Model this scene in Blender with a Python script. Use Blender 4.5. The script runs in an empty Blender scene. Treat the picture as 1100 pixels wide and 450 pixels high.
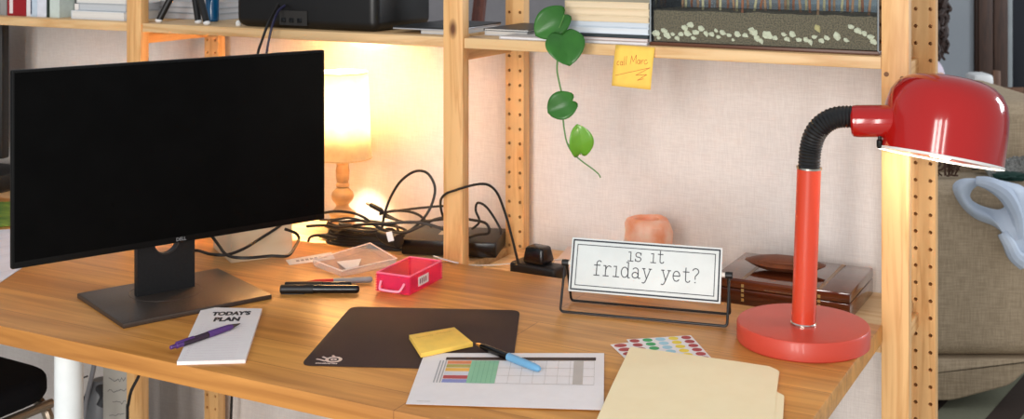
import bpy, bmesh, math, random
from mathutils import Vector, Matrix, noise
random.seed(7)
PI = math.pi
SC = bpy.context.scene
COL = SC.collection

# ------------------------------------------------------------------ camera, world, light, exposure
FPX, YAW, HY, CZ = 1335.0, math.radians(28), -72.0, 1.41
cam_d = bpy.data.cameras.new('camera')
cam = bpy.data.objects.new('camera', cam_d); COL.objects.link(cam)
cam.location = (0, 0, CZ); cam.rotation_euler = (PI/2, 0, YAW)
cam_d.sensor_width = 36; cam_d.lens = FPX/1100*36
cam_d.shift_y = -(225-HY)/1100
cam_d.clip_start = .05; cam_d.clip_end = 60
cam_d.dof.use_dof = True; cam_d.dof.focus_distance = 2.05; cam_d.dof.aperture_fstop = 9
SC.camera = cam
SC.view_settings.view_transform = 'Standard'
SC.view_settings.look = 'None'
SC.view_settings.gamma = 1
SC.view_settings.use_curve_mapping = False
SC.view_settings.exposure = 0.54

world = bpy.data.worlds.new('world'); SC.world = world; world.use_nodes = True
wb = world.node_tree.nodes['Background']
wb.inputs[0].default_value = (.88, .93, 1.0, 1); wb.inputs[1].default_value = .42

def area(name, loc, target, sx, sy, power, color):
    l = bpy.data.lights.new(name, 'AREA'); l.shape = 'RECTANGLE'; l.size = sx; l.size_y = sy
    l.energy = power; l.color = color
    o = bpy.data.objects.new(name, l); COL.objects.link(o); o.location = loc
    o.rotation_euler = (Vector(target)-Vector(loc)).to_track_quat('-Z', 'Y').to_euler()
    return o
area('window_light', (-.72, -2.2, 1.55), (-.9, 2.1, .8), .36, 2.3, 40, (1.0, .965, .925))
area('window_light', (-.16, -2.2, 1.55), (-.9, 2.1, .8), .36, 2.3, 40, (1.0, .965, .925))
area('window_light', (.62, -2.2, 1.55), (-.9, 2.1, .8), .22, 2.3, 26, (1.0, .965, .925))
area('window_light', (2.6, 5.6, 2.0), (-.4, 3.9, .5), 1.2, 1.3, 60, (.88, .94, 1.0))

def point(name, loc, power, color, r):
    l = bpy.data.lights.new(name, 'POINT'); l.energy = power; l.color = color; l.shadow_soft_size = r
    o = bpy.data.objects.new(name, l); COL.objects.link(o); o.location = loc
    return o

# ------------------------------------------------------------------ a measured pixel turned into a point of the room
_c, _s = math.cos(YAW), math.sin(YAW)
def D(px, py):
    u = (px-550)/FPX; v = -(py-HY)/FPX
    return Vector((u*_c-_s, u*_s+_c, v))
def P(px, py, z=.75):                # on the level z
    d = D(px, py); t = (z-CZ)/d.z
    return Vector((d.x*t, d.y*t, z))
def Q(px, py, Y):                    # on the upright plane y = Y
    d = D(px, py); t = Y/d.y
    return Vector((d.x*t, Y, CZ+d.z*t))
def R(px, py, t):                    # at depth t
    d = D(px, py)
    return Vector((d.x*t, d.y*t, CZ+d.z*t))

# ------------------------------------------------------------------ materials
def lin(c):
    f = lambda v: (v/255/12.92) if v/255 <= .04045 else ((v/255+.055)/1.055)**2.4
    return (f(c[0]), f(c[1]), f(c[2]), 1)
class NT:
    def __init__(s, name):
        s.m = bpy.data.materials.new(name); s.m.use_nodes = True
        s.t = s.m.node_tree; s.b = s.t.nodes['Principled BSDF']
    def n(s, kind, **kw):
        nd = s.t.nodes.new(kind)
        for k, v in kw.items(): setattr(nd, k, v)
        return nd
    def l(s, a, b): s.t.links.new(a, b)
    def coords(s, scale, rnd=True):
        tc = s.n('ShaderNodeTexCoord'); mp = s.n('ShaderNodeMapping')
        mp.inputs['Scale'].default_value = scale
        if rnd:
            oi = s.n('ShaderNodeObjectInfo'); va = s.n('ShaderNodeVectorMath', operation='SCALE')
            va.inputs[0].default_value = (37, 53, 29); s.l(oi.outputs['Random'], va.inputs['Scale'])
            ad = s.n('ShaderNodeVectorMath', operation='ADD')
            s.l(tc.outputs['Object'], ad.inputs[0]); s.l(va.outputs[0], ad.inputs[1]); s.l(ad.outputs[0], mp.inputs[0])
        else: s.l(tc.outputs['Object'], mp.inputs[0])
        return mp.outputs[0]
def mat(name, c, rough=.5, metal=0, c2=None, nscale=20, stretch=(1, 1, 1), bump=0, bscale=None, coat=0, trans=0, ior=1.45,
        emit=None, estr=0, alpha=1, sss=0, spec=.5, amount=1.0):
    M = NT(name); b = M.b
    b.inputs['Base Color'].default_value = lin(c); b.inputs['Roughness'].default_value = rough
    b.inputs['Metallic'].default_value = metal; b.inputs['Coat Weight'].default_value = coat
    b.inputs['Transmission Weight'].default_value = trans; b.inputs['IOR'].default_value = ior
    b.inputs['Specular IOR Level'].default_value = spec; b.inputs['Alpha'].default_value = alpha
    if emit: b.inputs['Emission Color'].default_value = lin(emit); b.inputs['Emission Strength'].default_value = estr
    co = M.coords(stretch)
    nz = M.n('ShaderNodeTexNoise'); nz.inputs['Scale'].default_value = nscale; nz.inputs['Detail'].default_value = 5
    M.l(co, nz.inputs['Vector'])
    cc = c2 or tuple(min(255, v*.95+2) for v in c)
    rp = M.n('ShaderNodeValToRGB'); rp.color_ramp.elements[0].position = .35; rp.color_ramp.elements[1].position = .65
    rp.color_ramp.elements[0].color = lin(c); rp.color_ramp.elements[1].color = lin(cc)
    M.l(nz.outputs['Fac'], rp.inputs[0]); M.l(rp.outputs[0], b.inputs['Base Color'])
    if bump:
        bp = M.n('ShaderNodeBump'); bp.inputs['Strength'].default_value = bump; bp.inputs['Distance'].default_value = .002
        nb = nz
        if bscale:
            nb = M.n('ShaderNodeTexNoise'); nb.inputs['Scale'].default_value = bscale; M.l(co, nb.inputs['Vector'])
        M.l(nb.outputs['Fac'], bp.inputs['Height']); M.l(bp.outputs[0], b.inputs['Normal'])
    return M.m
def pine(name, light, dark, axis, rough=.5, knots=True):
    """pine: long grain along axis, fine rings, sparse knots"""
    M = NT(name); b = M.b; b.inputs['Roughness'].default_value = rough
    sc = [14, 14, 14]; sc[axis] = .9
    co = M.coords(tuple(sc))
    n1 = M.n('ShaderNodeTexNoise'); n1.inputs['Scale'].default_value = 2.2; n1.inputs['Detail'].default_value = 6
    n1.inputs['Distortion'].default_value = .6; M.l(co, n1.inputs['Vector'])
    wv = M.n('ShaderNodeMath', operation='MULTIPLY'); wv.inputs[1].default_value = 9; M.l(n1.outputs['Fac'], wv.inputs[0])
    fr = M.n('ShaderNodeMath', operation='PINGPONG'); fr.inputs[1].default_value = 1; M.l(wv.outputs[0], fr.inputs[0])
    rp = M.n('ShaderNodeValToRGB'); rp.color_ramp.elements[0].color = lin(dark); rp.color_ramp.elements[1].color = lin(light)
    rp.color_ramp.elements[1].position = .7; rp.color_ramp.elements[0].position = -.0
    M.l(fr.outputs[0], rp.inputs[0]); out = rp.outputs[0]
    if knots:
        sk = [9, 9, 9]; sk[axis] = 4.5
        ck = M.coords(tuple(sk))
        vo = M.n('ShaderNodeTexVoronoi'); vo.inputs['Scale'].default_value = 1; M.l(ck, vo.inputs['Vector'])
        kr = M.n('ShaderNodeValToRGB'); kr.color_ramp.elements[0].position = .05; kr.color_ramp.elements[1].position = .11
        kr.color_ramp.elements[0].color = (1, 1, 1, 1); kr.color_ramp.elements[1].color = (0, 0, 0, 1)
        M.l(vo.outputs['Distance'], kr.inputs[0])
        mx = M.n('ShaderNodeMix', data_type='RGBA'); M.l(kr.outputs[0], mx.inputs['Factor'])
        M.l(out, mx.inputs['A']); mx.inputs['B'].default_value = lin((104, 62, 32)); out = mx.outputs['Result']
    M.l(out, b.inputs['Base Color'])
    bp = M.n('ShaderNodeBump'); bp.inputs['Strength'].default_value = .08; bp.inputs['Distance'].default_value = .001
    M.l(fr.outputs[0], bp.inputs['Height']); M.l(bp.outputs[0], b.inputs['Normal'])
    return M.m
def planks(name):
    """oiled butcher-block desk top: staves along x, each its own tone, fine grain"""
    M = NT(name); b = M.b
    b.inputs['Roughness'].default_value = .36; b.inputs['Specular IOR Level'].default_value = .45
    tc = M.n('ShaderNodeTexCoord'); mp = M.n('ShaderNodeMapping'); mp.inputs['Location'].default_value = (.9, 0.002, 0)
    M.l(tc.outputs['Object'], mp.inputs[0])
    br = M.n('ShaderNodeTexBrick'); br.offset = .37; br.inputs['Scale'].default_value = 1
    br.inputs['Brick Width'].default_value = 2.3; br.inputs['Row Height'].default_value = .0945
    br.inputs['Mortar Size'].default_value = .0006; br.inputs['Mortar Smooth'].default_value = .3
    br.inputs['Color1'].default_value = lin((216, 157, 82)); br.inputs['Color2'].default_value = lin((192, 132, 66))
    br.inputs['Mortar'].default_value = lin((128, 78, 38)); M.l(mp.outputs[0], br.inputs['Vector'])
    m2 = M.n('ShaderNodeMapping'); m2.inputs['Scale'].default_value = (2.2, 34, 34); M.l(tc.outputs['Object'], m2.inputs[0])
    nz = M.n('ShaderNodeTexNoise'); nz.inputs['Scale'].default_value = 1.4; nz.inputs['Detail'].default_value = 8
    nz.inputs['Distortion'].default_value = .5; M.l(m2.outputs[0], nz.inputs['Vector'])
    rp = M.n('ShaderNodeValToRGB'); rp.color_ramp.elements[0].position = .3; rp.color_ramp.elements[1].position = .7
    rp.color_ramp.elements[0].color = (.66, .58, .5, 1); rp.color_ramp.elements[1].color = (1.08, 1.06, 1.02, 1)
    M.l(nz.outputs['Fac'], rp.inputs[0])
    mx = M.n('ShaderNodeMix', data_type='RGBA', blend_type='MULTIPLY'); mx.inputs['Factor'].default_value = 1
    M.l(br.outputs['Color'], mx.inputs['A']); M.l(rp.outputs[0], mx.inputs['B'])
    M.l(mx.outputs['Result'], b.inputs['Base Color'])
    bp = M.n('ShaderNodeBump'); bp.inputs['Strength'].default_value = .06; bp.inputs['Distance'].default_value = .001
    M.l(nz.outputs['Fac'], bp.inputs['Height']); M.l(bp.outputs[0], b.inputs['Normal'])
    return M.m
def linen(name, c, c2, scale, rough=.9, bump=.3):
    M = NT(name); b = M.b; b.inputs['Roughness'].default_value = rough; b.inputs['Specular IOR Level'].default_value = .2
    tc = M.n('ShaderNodeTexCoord'); hs = []
    for st in ((scale*.06, scale, scale), (scale, scale, scale*.06)):
        mp = M.n('ShaderNodeMapping'); mp.inputs['Scale'].default_value = st if st[0] < st[2] else (scale, scale, scale*.06)
        M.l(tc.outputs['Object'], mp.inputs[0])
        nz = M.n('ShaderNodeTexNoise'); nz.inputs['Scale'].default_value = 1; nz.inputs['Detail'].default_value = 3
        M.l(mp.outputs[0], nz.inputs['Vector']); hs.append(nz.outputs['Fac'])
    ad = M.n('ShaderNodeMath', operation='ADD'); M.l(hs[0], ad.inputs[0]); M.l(hs[1], ad.inputs[1])
    ml = M.n('ShaderNodeMath', operation='MULTIPLY'); ml.inputs[1].default_value = .5; M.l(ad.outputs[0], ml.inputs[0])
    rp = M.n('ShaderNodeValToRGB'); rp.color_ramp.elements[0].position = .4; rp.color_ramp.elements[1].position = .6
    rp.color_ramp.elements[0].color = lin(c2); rp.color_ramp.elements[1].color = lin(c)
    M.l(ml.outputs[0], rp.inputs[0]); M.l(rp.outputs[0], b.inputs['Base Color'])
    bp = M.n('ShaderNodeBump'); bp.inputs['Strength'].default_value = bump; bp.inputs['Distance'].default_value = .001
    M.l(ml.outputs[0], bp.inputs['Height']); M.l(bp.outputs[0], b.inputs['Normal'])
    return M.m
def glassy(name, c, rough=.05, mixf=.55, tint=None):
    """thin clear plastic or pane: see-through colour mixed with a glossy coat"""
    M = NT(name); t = M.t
    tr = M.n('ShaderNodeBsdfTransparent'); tr.inputs[0].default_value = lin(tint or c)
    mix = M.n('ShaderNodeMixShader'); mix.inputs[0].default_value = mixf
    M.b.inputs['Base Color'].default_value = lin(c); M.b.inputs['Roughness'].default_value = rough
    out = t.nodes['Material Output']
    M.l(tr.outputs[0], mix.inputs[1]); M.l(M.b.outputs[0], mix.inputs[2]); M.l(mix.outputs[0], out.inputs[0])
    return M.m
def clear_glass(name, tint):
    M = NT(name); t = M.t
    tr = M.n('ShaderNodeBsdfTransparent'); tr.inputs[0].default_value = lin(tint)
    gl = M.n('ShaderNodeBsdfGlossy'); gl.inputs['Roughness'].default_value = .02
    fr = M.n('ShaderNodeFresnel'); fr.inputs[0].default_value = 1.35
    mix = M.n('ShaderNodeMixShader'); M.l(fr.outputs[0], mix.inputs[0]); M.l(tr.outputs[0], mix.inputs[1]); M.l(gl.outputs[0], mix.inputs[2])
    M.l(mix.outputs[0], t.nodes['Material Output'].inputs[0]); return M.m
def shade_cloth(name, c, w=.55):
    M = NT(name); t = M.t
    tr = M.n('ShaderNodeBsdfTranslucent'); tr.inputs[0].default_value = lin(c)
    df = M.n('ShaderNodeBsdfDiffuse'); df.inputs[0].default_value = lin(c)
    mix = M.n('ShaderNodeMixShader'); mix.inputs[0].default_value = w
    tc = M.n('ShaderNodeTexCoord'); nz = M.n('ShaderNodeTexNoise'); nz.inputs['Scale'].default_value = 90
    M.l(tc.outputs['Object'], nz.inputs['Vector'])
    rp = M.n('ShaderNodeValToRGB'); rp.color_ramp.elements[0].position = .35; rp.color_ramp.elements[0].color = lin(tuple(v*.97 for v in c))
    rp.color_ramp.elements[1].position = .6; rp.color_ramp.elements[1].color = lin(c)
    M.l(nz.outputs['Fac'], rp.inputs[0]); M.l(rp.outputs[0], tr.inputs[0]); M.l(rp.outputs[0], df.inputs[0])
    M.l(df.outputs[0], mix.inputs[1]); M.l(tr.outputs[0], mix.inputs[2]); M.l(mix.outputs[0], t.nodes['Material Output'].inputs[0])
    return M.m

PINE_L, PINE_D = (228, 180, 120), (208, 154, 94)
m_post = pine('pine_upright', PINE_L, PINE_D, 2)
m_rail = pine('pine_rail', PINE_L, PINE_D, 1, knots=False)
m_shelf = pine('pine_shelf', (222, 186, 136), (204, 160, 106), 0)
m_desk = planks('desk_wood')
m_panel = linen('white_linen_panel', (230, 223, 218), (219, 211, 206), 620, bump=.15)
m_farwall = mat('grey_wall_paint', (148, 153, 158), .9, nscale=3)
m_white = mat('white_plastic', (232, 232, 230), .45)
m_paper = mat('white_paper', (236, 229, 227), .8, nscale=60, c2=(233, 226, 224))
m_leg = mat('white_powder_coat', (225, 230, 230), .35)
m_black = mat('matt_black_plastic', (18, 18, 19), .45, nscale=200, c2=(24, 24, 25), bump=.05)
m_blackg = mat('glossy_black_plastic', (13, 13, 14), .22)
m_screen = mat('dark_screen', (4, 4, 4), .40, spec=.08, c2=(6, 6, 6))
m_cable = mat('black_cable_rubber', (24, 20, 18), .45)
m_graymet = mat('dark_grey_metal', (78, 68, 62), .38, metal=.55, nscale=300, c2=(84, 75, 68))
m_chrome = mat('chrome', (215, 210, 200), .18, metal=1)
m_red = mat('red_enamel', (168, 20, 15), .14, coat=.4, nscale=8, c2=(163, 18, 14))
m_redstem = mat('orange_red_enamel', (208, 66, 40), .28, coat=.4, nscale=8)
m_redbase = mat('matt_red_enamel', (204, 72, 54), .42, coat=.1, nscale=8)
m_shadein = mat('white_enamel_inside', (250, 248, 240), .4)
m_pink = glassy('pink_clear_plastic', (255, 80, 140), .12, .26, (255, 196, 210))
m_pinkl = mat('pale_pink_plastic', (250, 120, 150), .3)
m_clear = glassy('clear_plastic', (252, 244, 238), .1, .20, (253, 251, 249))
m_glass = clear_glass('tank_glass', (246, 250, 250))
m_bulb = mat('lit_bulb', (255, 220, 160), .5, emit=(255, 200, 120), estr=12)
m_bulbw = mat('lit_white_bulb', (255, 250, 240), .5, emit=(255, 246, 232), estr=10)

# ------------------------------------------------------------------ mesh helpers
def box(bm, x0, x1, y0, y1, z0, z1, mi=0, M=None):
    vs = [bm.verts.new(v) for v in ((x0,y0,z0),(x1,y0,z0),(x1,y1,z0),(x0,y1,z0),(x0,y0,z1),(x1,y0,z1),(x1,y1,z1),(x0,y1,z1))]
    if M: 
        for v in vs: v.co = M @ v.co
    for f in ((0,3,2,1),(4,5,6,7),(0,1,5,4),(1,2,6,5),(2,3,7,6),(3,0,4,7)):
        bm.faces.new([vs[i] for i in f]).material_index = mi
    return vs
def bevel(bm, w, seg=2, ang=30):
    bm.normal_update()
    es = [e for e in bm.edges if len(e.link_faces) == 2 and e.calc_face_angle(0) > math.radians(ang)]
    if es: bmesh.ops.bevel(bm, geom=es, offset=w, segments=seg, profile=.5, affect='EDGES')
    return bm
def bx(x0, x1, y0, y1, z0, z1, w=.002, seg=2):
    bm = bmesh.new(); box(bm, x0, x1, y0, y1, z0, z1)
    return bevel(bm, w, seg) if w else bm
def lathe(prof, n=40, M=None, cap=True):
    """prof: list of (radius, z) from bottom to top"""
    bm = bmesh.new(); rings = []
    for r, z in prof:
        rings.append([bm.verts.new((r*math.cos(2*PI*i/n), r*math.sin(2*PI*i/n), z)) for i in range(n)])
    for a, b in zip(rings, rings[1:]):
        for i in range(n): bm.faces.new((a[i], a[(i+1) % n], b[(i+1) % n], b[i]))
    if cap:
        if prof[0][0] > 1e-5: bm.faces.new(rings[0][::-1])
        if prof[-1][0] > 1e-5: bm.faces.new(rings[-1])
    bmesh.ops.remove_doubles(bm, verts=bm.verts, dist=1e-6)
    if M: bm.transform(M)
    return bm
def catmull(pts, k=6, closed=False):
    pts = [Vector(p) for p in pts]; n = len(pts); out = []
    for i in range(n if closed else n-1):
        if closed: a, b, c, d = pts[(i-1) % n], pts[i], pts[(i+1) % n], pts[(i+2) % n]
        else: a, b, c, d = pts[max(i-1, 0)], pts[i], pts[i+1], pts[min(i+2, n-1)]
        for j in range(k):
            t = j/k
            out.append(.5*((2*b)+(c-a)*t+(2*a-5*b+4*c-d)*t*t+(3*b-a-3*c+d)*t**3))
    if not closed: out.append(pts[-1])
    return out
def tube(bm, pts, r, n=8, smooth=6, closed=False, mi=0):
    if smooth: pts = catmull(pts, smooth, closed)
    else: pts = [Vector(p) for p in pts]
    m = len(pts); rad = r if callable(r) else (lambda t: r)
    rings = []; ref = None
    for i, p in enumerate(pts):
        a = pts[i-1] if (i or closed) else p; b = pts[(i+1) % m] if (i < m-1 or closed) else p
        tg = (b-a).normalized() if (b-a).length > 1e-9 else Vector((0, 0, 1))
        if ref is None:
            ref = tg.orthogonal().normalized()
        ref = (ref-tg*ref.dot(tg)).normalized(); bi = tg.cross(ref); rr = rad(i/max(m-1, 1))
        rings.append([bm.verts.new(p+(ref*math.cos(2*PI*j/n)+bi*math.sin(2*PI*j/n))*rr) for j in range(n)])
    for i in range(m if closed else m-1):
        a, b = rings[i], rings[(i+1) % m]
        for j in range(n):
            bm.faces.new((a[j], a[(j+1) % n], b[(j+1) % n], b[j])).material_index = mi
    if not closed: bm.faces.new(rings[0][::-1]); bm.faces.new(rings[-1])
    return bm
def prism(poly, z0, z1, bev=0, M=None):
    bm = bmesh.new(); n = len(poly)
    a = [bm.verts.new((p[0], p[1], z0)) for p in poly]; b = [bm.verts.new((p[0], p[1], z1)) for p in poly]
    bm.faces.new(a[::-1]); bm.faces.new(b)
    for i in range(n): bm.faces.new((a[i], a[(i+1) % n], b[(i+1) % n], b[i]))
    bmesh.ops.recalc_face_normals(bm, faces=bm.faces)
    if bev: bevel(bm, bev)
    if M: bm.transform(M)
    return bm
def rounded(poly, r, k=5):
    out = []; n = len(poly)
    for i in range(n):
        p = Vector(poly[i][:2]); a = (Vector(poly[i-1][:2])-p); b = (Vector(poly[(i+1) % n][:2])-p)
        ra = min(r, a.length*.45, b.length*.45); s = p+a.normalized()*ra; e = p+b.normalized()*ra
        for j in range(k+1):
            t = j/k; out.append(((1-t)**2*s+2*t*(1-t)*p+t*t*e))
    return out
def ribbon(bm, pts, w, z=0, M=None, mi=0, th=.0004):
    """flat printed stroke in the x-y plane: one continuous mitred strip"""
    P2 = [Vector(pts[0])]
    for p in pts[1:]:
        if (Vector(p)-P2[-1]).length > 1e-6: P2.append(Vector(p))
    if len(P2) < 2: return
    closed = (P2[0]-P2[-1]).length < 1e-5 and len(P2) > 4
    if closed: P2.pop()
    n = len(P2); L = []; Rr = []
    for i in range(n):
        a = P2[i-1] if (i or closed) else None; b = P2[(i+1) % n] if (i < n-1 or closed) else None
        d1 = (P2[i]-a).normalized() if a is not None else None; d2 = (b-P2[i]).normalized() if b is not None else None
        if d1 is None: d1 = d2
        if d2 is None: d2 = d1
        n1 = Vector((-d1.y, d1.x)); n2 = Vector((-d2.y, d2.x)); m = n1+n2
        m = m.normalized() if m.length > .2 else n2
        k = min(1/max(m.dot(n2), .5), 1.6)*w/2; p = P2[i]
        if not closed and i == 0: p = p-d2*w*.3
        if not closed and i == n-1: p = p+d1*w*.3
        for lst, sg_ in ((L, 1), (Rr, -1)):
            v = Vector(((p+m*k*sg_).x, (p+m*k*sg_).y, z)); lst.append(bm.verts.new(M @ v if M else v))
    for i in range(n if closed else n-1):
        j = (i+1) % n; bm.faces.new((Rr[i], Rr[j], L[j], L[i])).material_index = mi
def text_bm(s, size, bold=0, M=None, sx=1):
    cu = bpy.data.curves.new('lettering', 'FONT'); cu.body = s; cu.size = size; cu.offset = bold; cu.align_x = 'CENTER'; cu.align_y = 'CENTER'
    cu.resolution_u = 3
    o = bpy.data.objects.new('lettering', cu); COL.objects.link(o)
    bpy.context.view_layer.update()
    me = bpy.data.meshes.new_from_object(o.evaluated_get(bpy.context.evaluated_depsgraph_get()))
    bm = bmesh.new(); bm.from_mesh(me)
    bpy.data.objects.remove(o); bpy.data.curves.remove(cu); bpy.data.meshes.remove(me)
    if sx != 1: bm.transform(Matrix.Diagonal((sx, 1, 1, 1)))
    if M: bm.transform(M)
    return bm
def merge(dst, src, mi=None):
    me = bpy.data.meshes.new('tmp'); src.to_mesh(me); src.free()
    if mi is not None:
        for p in me.polygons: p.material_index = mi
    dst.from_mesh(me); bpy.data.meshes.remove(me); return dst

# ------------------------------------------------------------------ object helpers
def meta(o, label=None, cat=None, group=None, kind=None):
    if label: o['label'] = label
    if cat: o['category'] = cat
    if group: o['group'] = group
    if kind: o['kind'] = kind
    return o
def thing(name, label, cat, loc, rz=0, group=None):
    o = bpy.data.objects.new(name, None); COL.objects.link(o); o.empty_display_size = .02
    o.location = loc; o.rotation_euler = (0, 0, rz)
    return meta(o, label, cat, group)
def wmat(o):
    M = Matrix.LocRotScale(o.location, o.rotation_euler, None)
    return (wmat(o.parent) @ M) if o.parent else M
def obj(name, bm, mats, parent=None, smooth=True, world=True, loc=None, angle=35, sub=0, solid=0):
    """bm in room coordinates (world=True) or in the coordinates of the parent"""
    bm.normal_update()
    if parent is not None:
        if world: bm.transform(wmat(parent).inverted())
    elif world and loc is None:
        xs = [v.co for v in bm.verts]
        lo = Vector([min(v[i] for v in xs) for i in range(3)]); hi = Vector([max(v[i] for v in xs) for i in range(3)])
        loc = Vector(((lo.x+hi.x)/2, (lo.y+hi.y)/2, lo.z)); bm.transform(Matrix.Translation(-loc))
    me = bpy.data.meshes.new(name); bm.to_mesh(me); bm.free()
    for m in (mats if isinstance(mats, (list, tuple)) else [mats]): me.materials.append(m)
    o = bpy.data.objects.new(name, me); COL.objects.link(o)
    if loc is not None: o.location = loc
    if parent is not None: o.parent = parent
    if smooth:
        for p in me.polygons: p.use_smooth = True
        try: me.set_sharp_from_angle(angle=math.radians(angle))
        except Exception: pass
    if solid:
        md = o.modifiers.new('solid', 'SOLIDIFY'); md.thickness = solid; md.offset = 0
    if sub:
        md = o.modifiers.new('sub', 'SUBSURF'); md.levels = sub; md.render_levels = sub
    return o
def solo(name, bm, mats, label, cat, group=None, **kw):
    return meta(obj(name, bm, mats, **kw), label, cat, group)
def struct(name, bm, mats, label=None, **kw):
    return meta(obj(name, bm, mats, **kw), label, None, None, 'structure')

# ================================================================== THE SETTING
FY = 2.145            # front faces of the shelving uprights
RY = 2.410            # front faces of the rear uprights
WY = 2.470            # face of the pale panel behind the shelves
# floor: striped rug lies on it
M = NT('grey_green_floor')
struct('floor', bx(-6, 5, -3, 9, -.05, 0, 0), mat('floor_lino', (196, 194, 186), .5, nscale=5, c2=(186, 184, 176)))
struct('wall_back', bx(-5.2, -.405, WY, WY+.03, 0, 1.195, .001), m_panel)
struct('wall_far', bx(-6, 5, 8.2, 8.3, 0, 2.7, 0), m_farwall)
struct('wall_left', bx(-6.1, -6, -3, 8.3, 0, 2.7, 0), m_farwall)

# ================================================================== DESK
desk = thing('desk', 'long oiled wooden desk with a thick edge on white tube legs', 'desk', (-1.5, 1.79, 0))
obj('tabletop', bx(-3.0, -.432, 1.44, 2.142, .7185, .75, .0022, 2), m_desk, desk)
for x, y in ((-1.641, 1.497), (-2.85, 1.52), (-.62, 2.06), (-2.85, 2.05), (-.66, 1.53)):
    obj('leg', lathe([(.026, 0), (.0235, .012), (.0235, .7183)], 28, Matrix.Translation((x, y, 0))), m_leg, desk)

# ================================================================== SHELVING: side frames with holed rear uprights
PW, PD = .045, .026
POSTX = [-2.14, -1.275, -.412]
def holed_post(xc, y0, z0, z1, mi=0):
    """upright whose front face carries two rows of drilled holes (real recesses)"""
    bm = bmesh.new(); x0, x1, y1 = xc-PW/2, xc+PW/2, y0+PD
    n = 12; rh = .0036; dy = .022; sp = .032
    def ring(cx, cz, hx, hz, x_lo, x_hi, z_lo, z_hi):
        outer = []; inner = []; deep = []
        for k in range(n):
            a = 2*PI*k/n; c, s = math.cos(a), math.sin(a); m = max(abs(c)/1, abs(s)/1)
            ox = cx+(c/m)*(x_hi-cx if c > 0 else cx-x_lo); oz = cz+(s/m)*(z_hi-cz if s > 0 else cz-z_lo)
            outer.append(bm.verts.new((ox, y0, oz)))
            inner.append(bm.verts.new((cx+rh*c, y0, cz+rh*s))); deep.append(bm.verts.new((cx+rh*c, y0+dy, cz+rh*s)))
        # corners are reached because n=12 has no 45 degree vertex: add them
        cs = {1: (x_hi, z_hi), 4: (x_lo, z_hi), 7: (x_lo, z_lo), 10: (x_hi, z_lo)}
        for k in range(n):
            k2 = (k+1) % n
            if k in cs:
                cv = bm.verts.new((cs[k][0], y0, cs[k][1])); bm.faces.new((outer[k], cv, outer[k2], inner[k2], inner[k]))
            else: bm.faces.new((outer[k], outer[k2], inner[k2], inner[k]))
            bm.faces.new((inner[k], inner[k2], deep[k2], deep[k]))
        bm.faces.new(deep)
    nz = int((z1-z0)/sp)
    for i in range(nz):
        zl = z0+i*sp; zh = zl+sp
        for sgn in (-1, 1):
            xl, xh = (x0, xc) if sgn < 0 else (xc, x1)
            ring(xc+sgn*.0133, (zl+zh)/2, 0, 0, xl, xh, zl, zh)
    ztop = z0+nz*sp
    vs = [bm.verts.new(v) for v in ((x0,y0,z0),(x1,y0,z0),(x1,y1,z0),(x0,y1,z0),(x0,y0,ztop),(x1,y0,ztop),(x1,y1,ztop),(x0,y1,ztop))]
    for f in ((0,3,2,1),(4,5,6,7),(1,2,6,5),(2,3,7,6),(3,0,4,7)): bm.faces.new([vs[i] for i in f])
    bmesh.ops.remove_doubles(bm, verts=bm.verts, dist=1e-5)
    return bm
flabels = ['pine shelving side frame left of the wide black monitor',
           'pine shelving side frame rising behind the desk between lamp and vine, knotty front post',
           'pine shelving side frame at the right behind the red lamp shade']
for xc, lb in zip(POSTX, flabels):
    t = thing('shelf_side_frame', lb, 'shelving frame', (xc, FY+.14, 0), 0, 'side frames of the pine shelving')
    obj('front_post', bx(xc-PW/2, xc+PW/2, FY, FY+PD, 0, 1.79, .0015), m_post, t)
    obj('rear_post', holed_post(xc, RY, .004, 1.79), m_post, t, smooth=False)
    for z in (.14, .672, 1.148, 1.72):
        obj('rung', bx(xc-.020, xc-.008, FY+PD, RY, z, z+.028, .001), m_rail, t)
    if xc > -1:   # two dowel heads at shelf height on the front post
        for dx, z in ((-.014, 1.172), (.012, 1.166)):
            obj('dowel', lathe([(.0042, -.002), (.0042, .0006)], 14, Matrix.Translation((xc+dx, FY, z)) @ Matrix.Rotation(PI/2, 4, 'X')), mat('dark_dowel', (120, 78, 44), .6), t)
def shelf_board(x0, x1, z1, lb, th=.0205):
    bm = bmesh.new()
    # notched at the uprights
    e = PW/2+.001; n = .026+.003
    xa, xb = x0+e, x1-e; xa2, xb2 = x0+.017, x1-.017
    poly = [(xa, FY+.004), (xb, FY+.004), (xb, FY+PD+.003), (xb2, FY+PD+.003), (xb2, RY-.003), (xb, RY-.003), (xb, RY+PD), (xa, RY+PD),
            (xa, RY-.003), (xa2, RY-.003), (xa2, FY+PD+.003), (xa, FY+PD+.003)]
    merge(bm, prism(poly, z1-th, z1, .0012))
    return solo('shelf_board', bm, m_shelf, lb, 'shelf', 'pine shelf boards')
ZS = 1.200; ZL = .720
shelf_board(-3.005, -2.14, ZS, 'upper pine shelf board carrying the upright books at top left')
shelf_board(-2.14, -1.275, ZS, 'upper pine shelf board carrying the large black device above the monitor')
shelf_board(-1.275, -.412, ZS, 'upper pine shelf board carrying the glass tank and book stack, note stuck on its edge')
shelf_board(-3.005, -2.14, ZL, 'lower pine shelf board behind the desk at far left under the second monitor')
shelf_board(-2.14, -1.275, ZL, 'lower pine shelf board level with the desk, under the glowing table lamp')
shelf_board(-1.275, -.412, ZL, 'lower pine shelf board level with the desk, under the wooden box')

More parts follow.
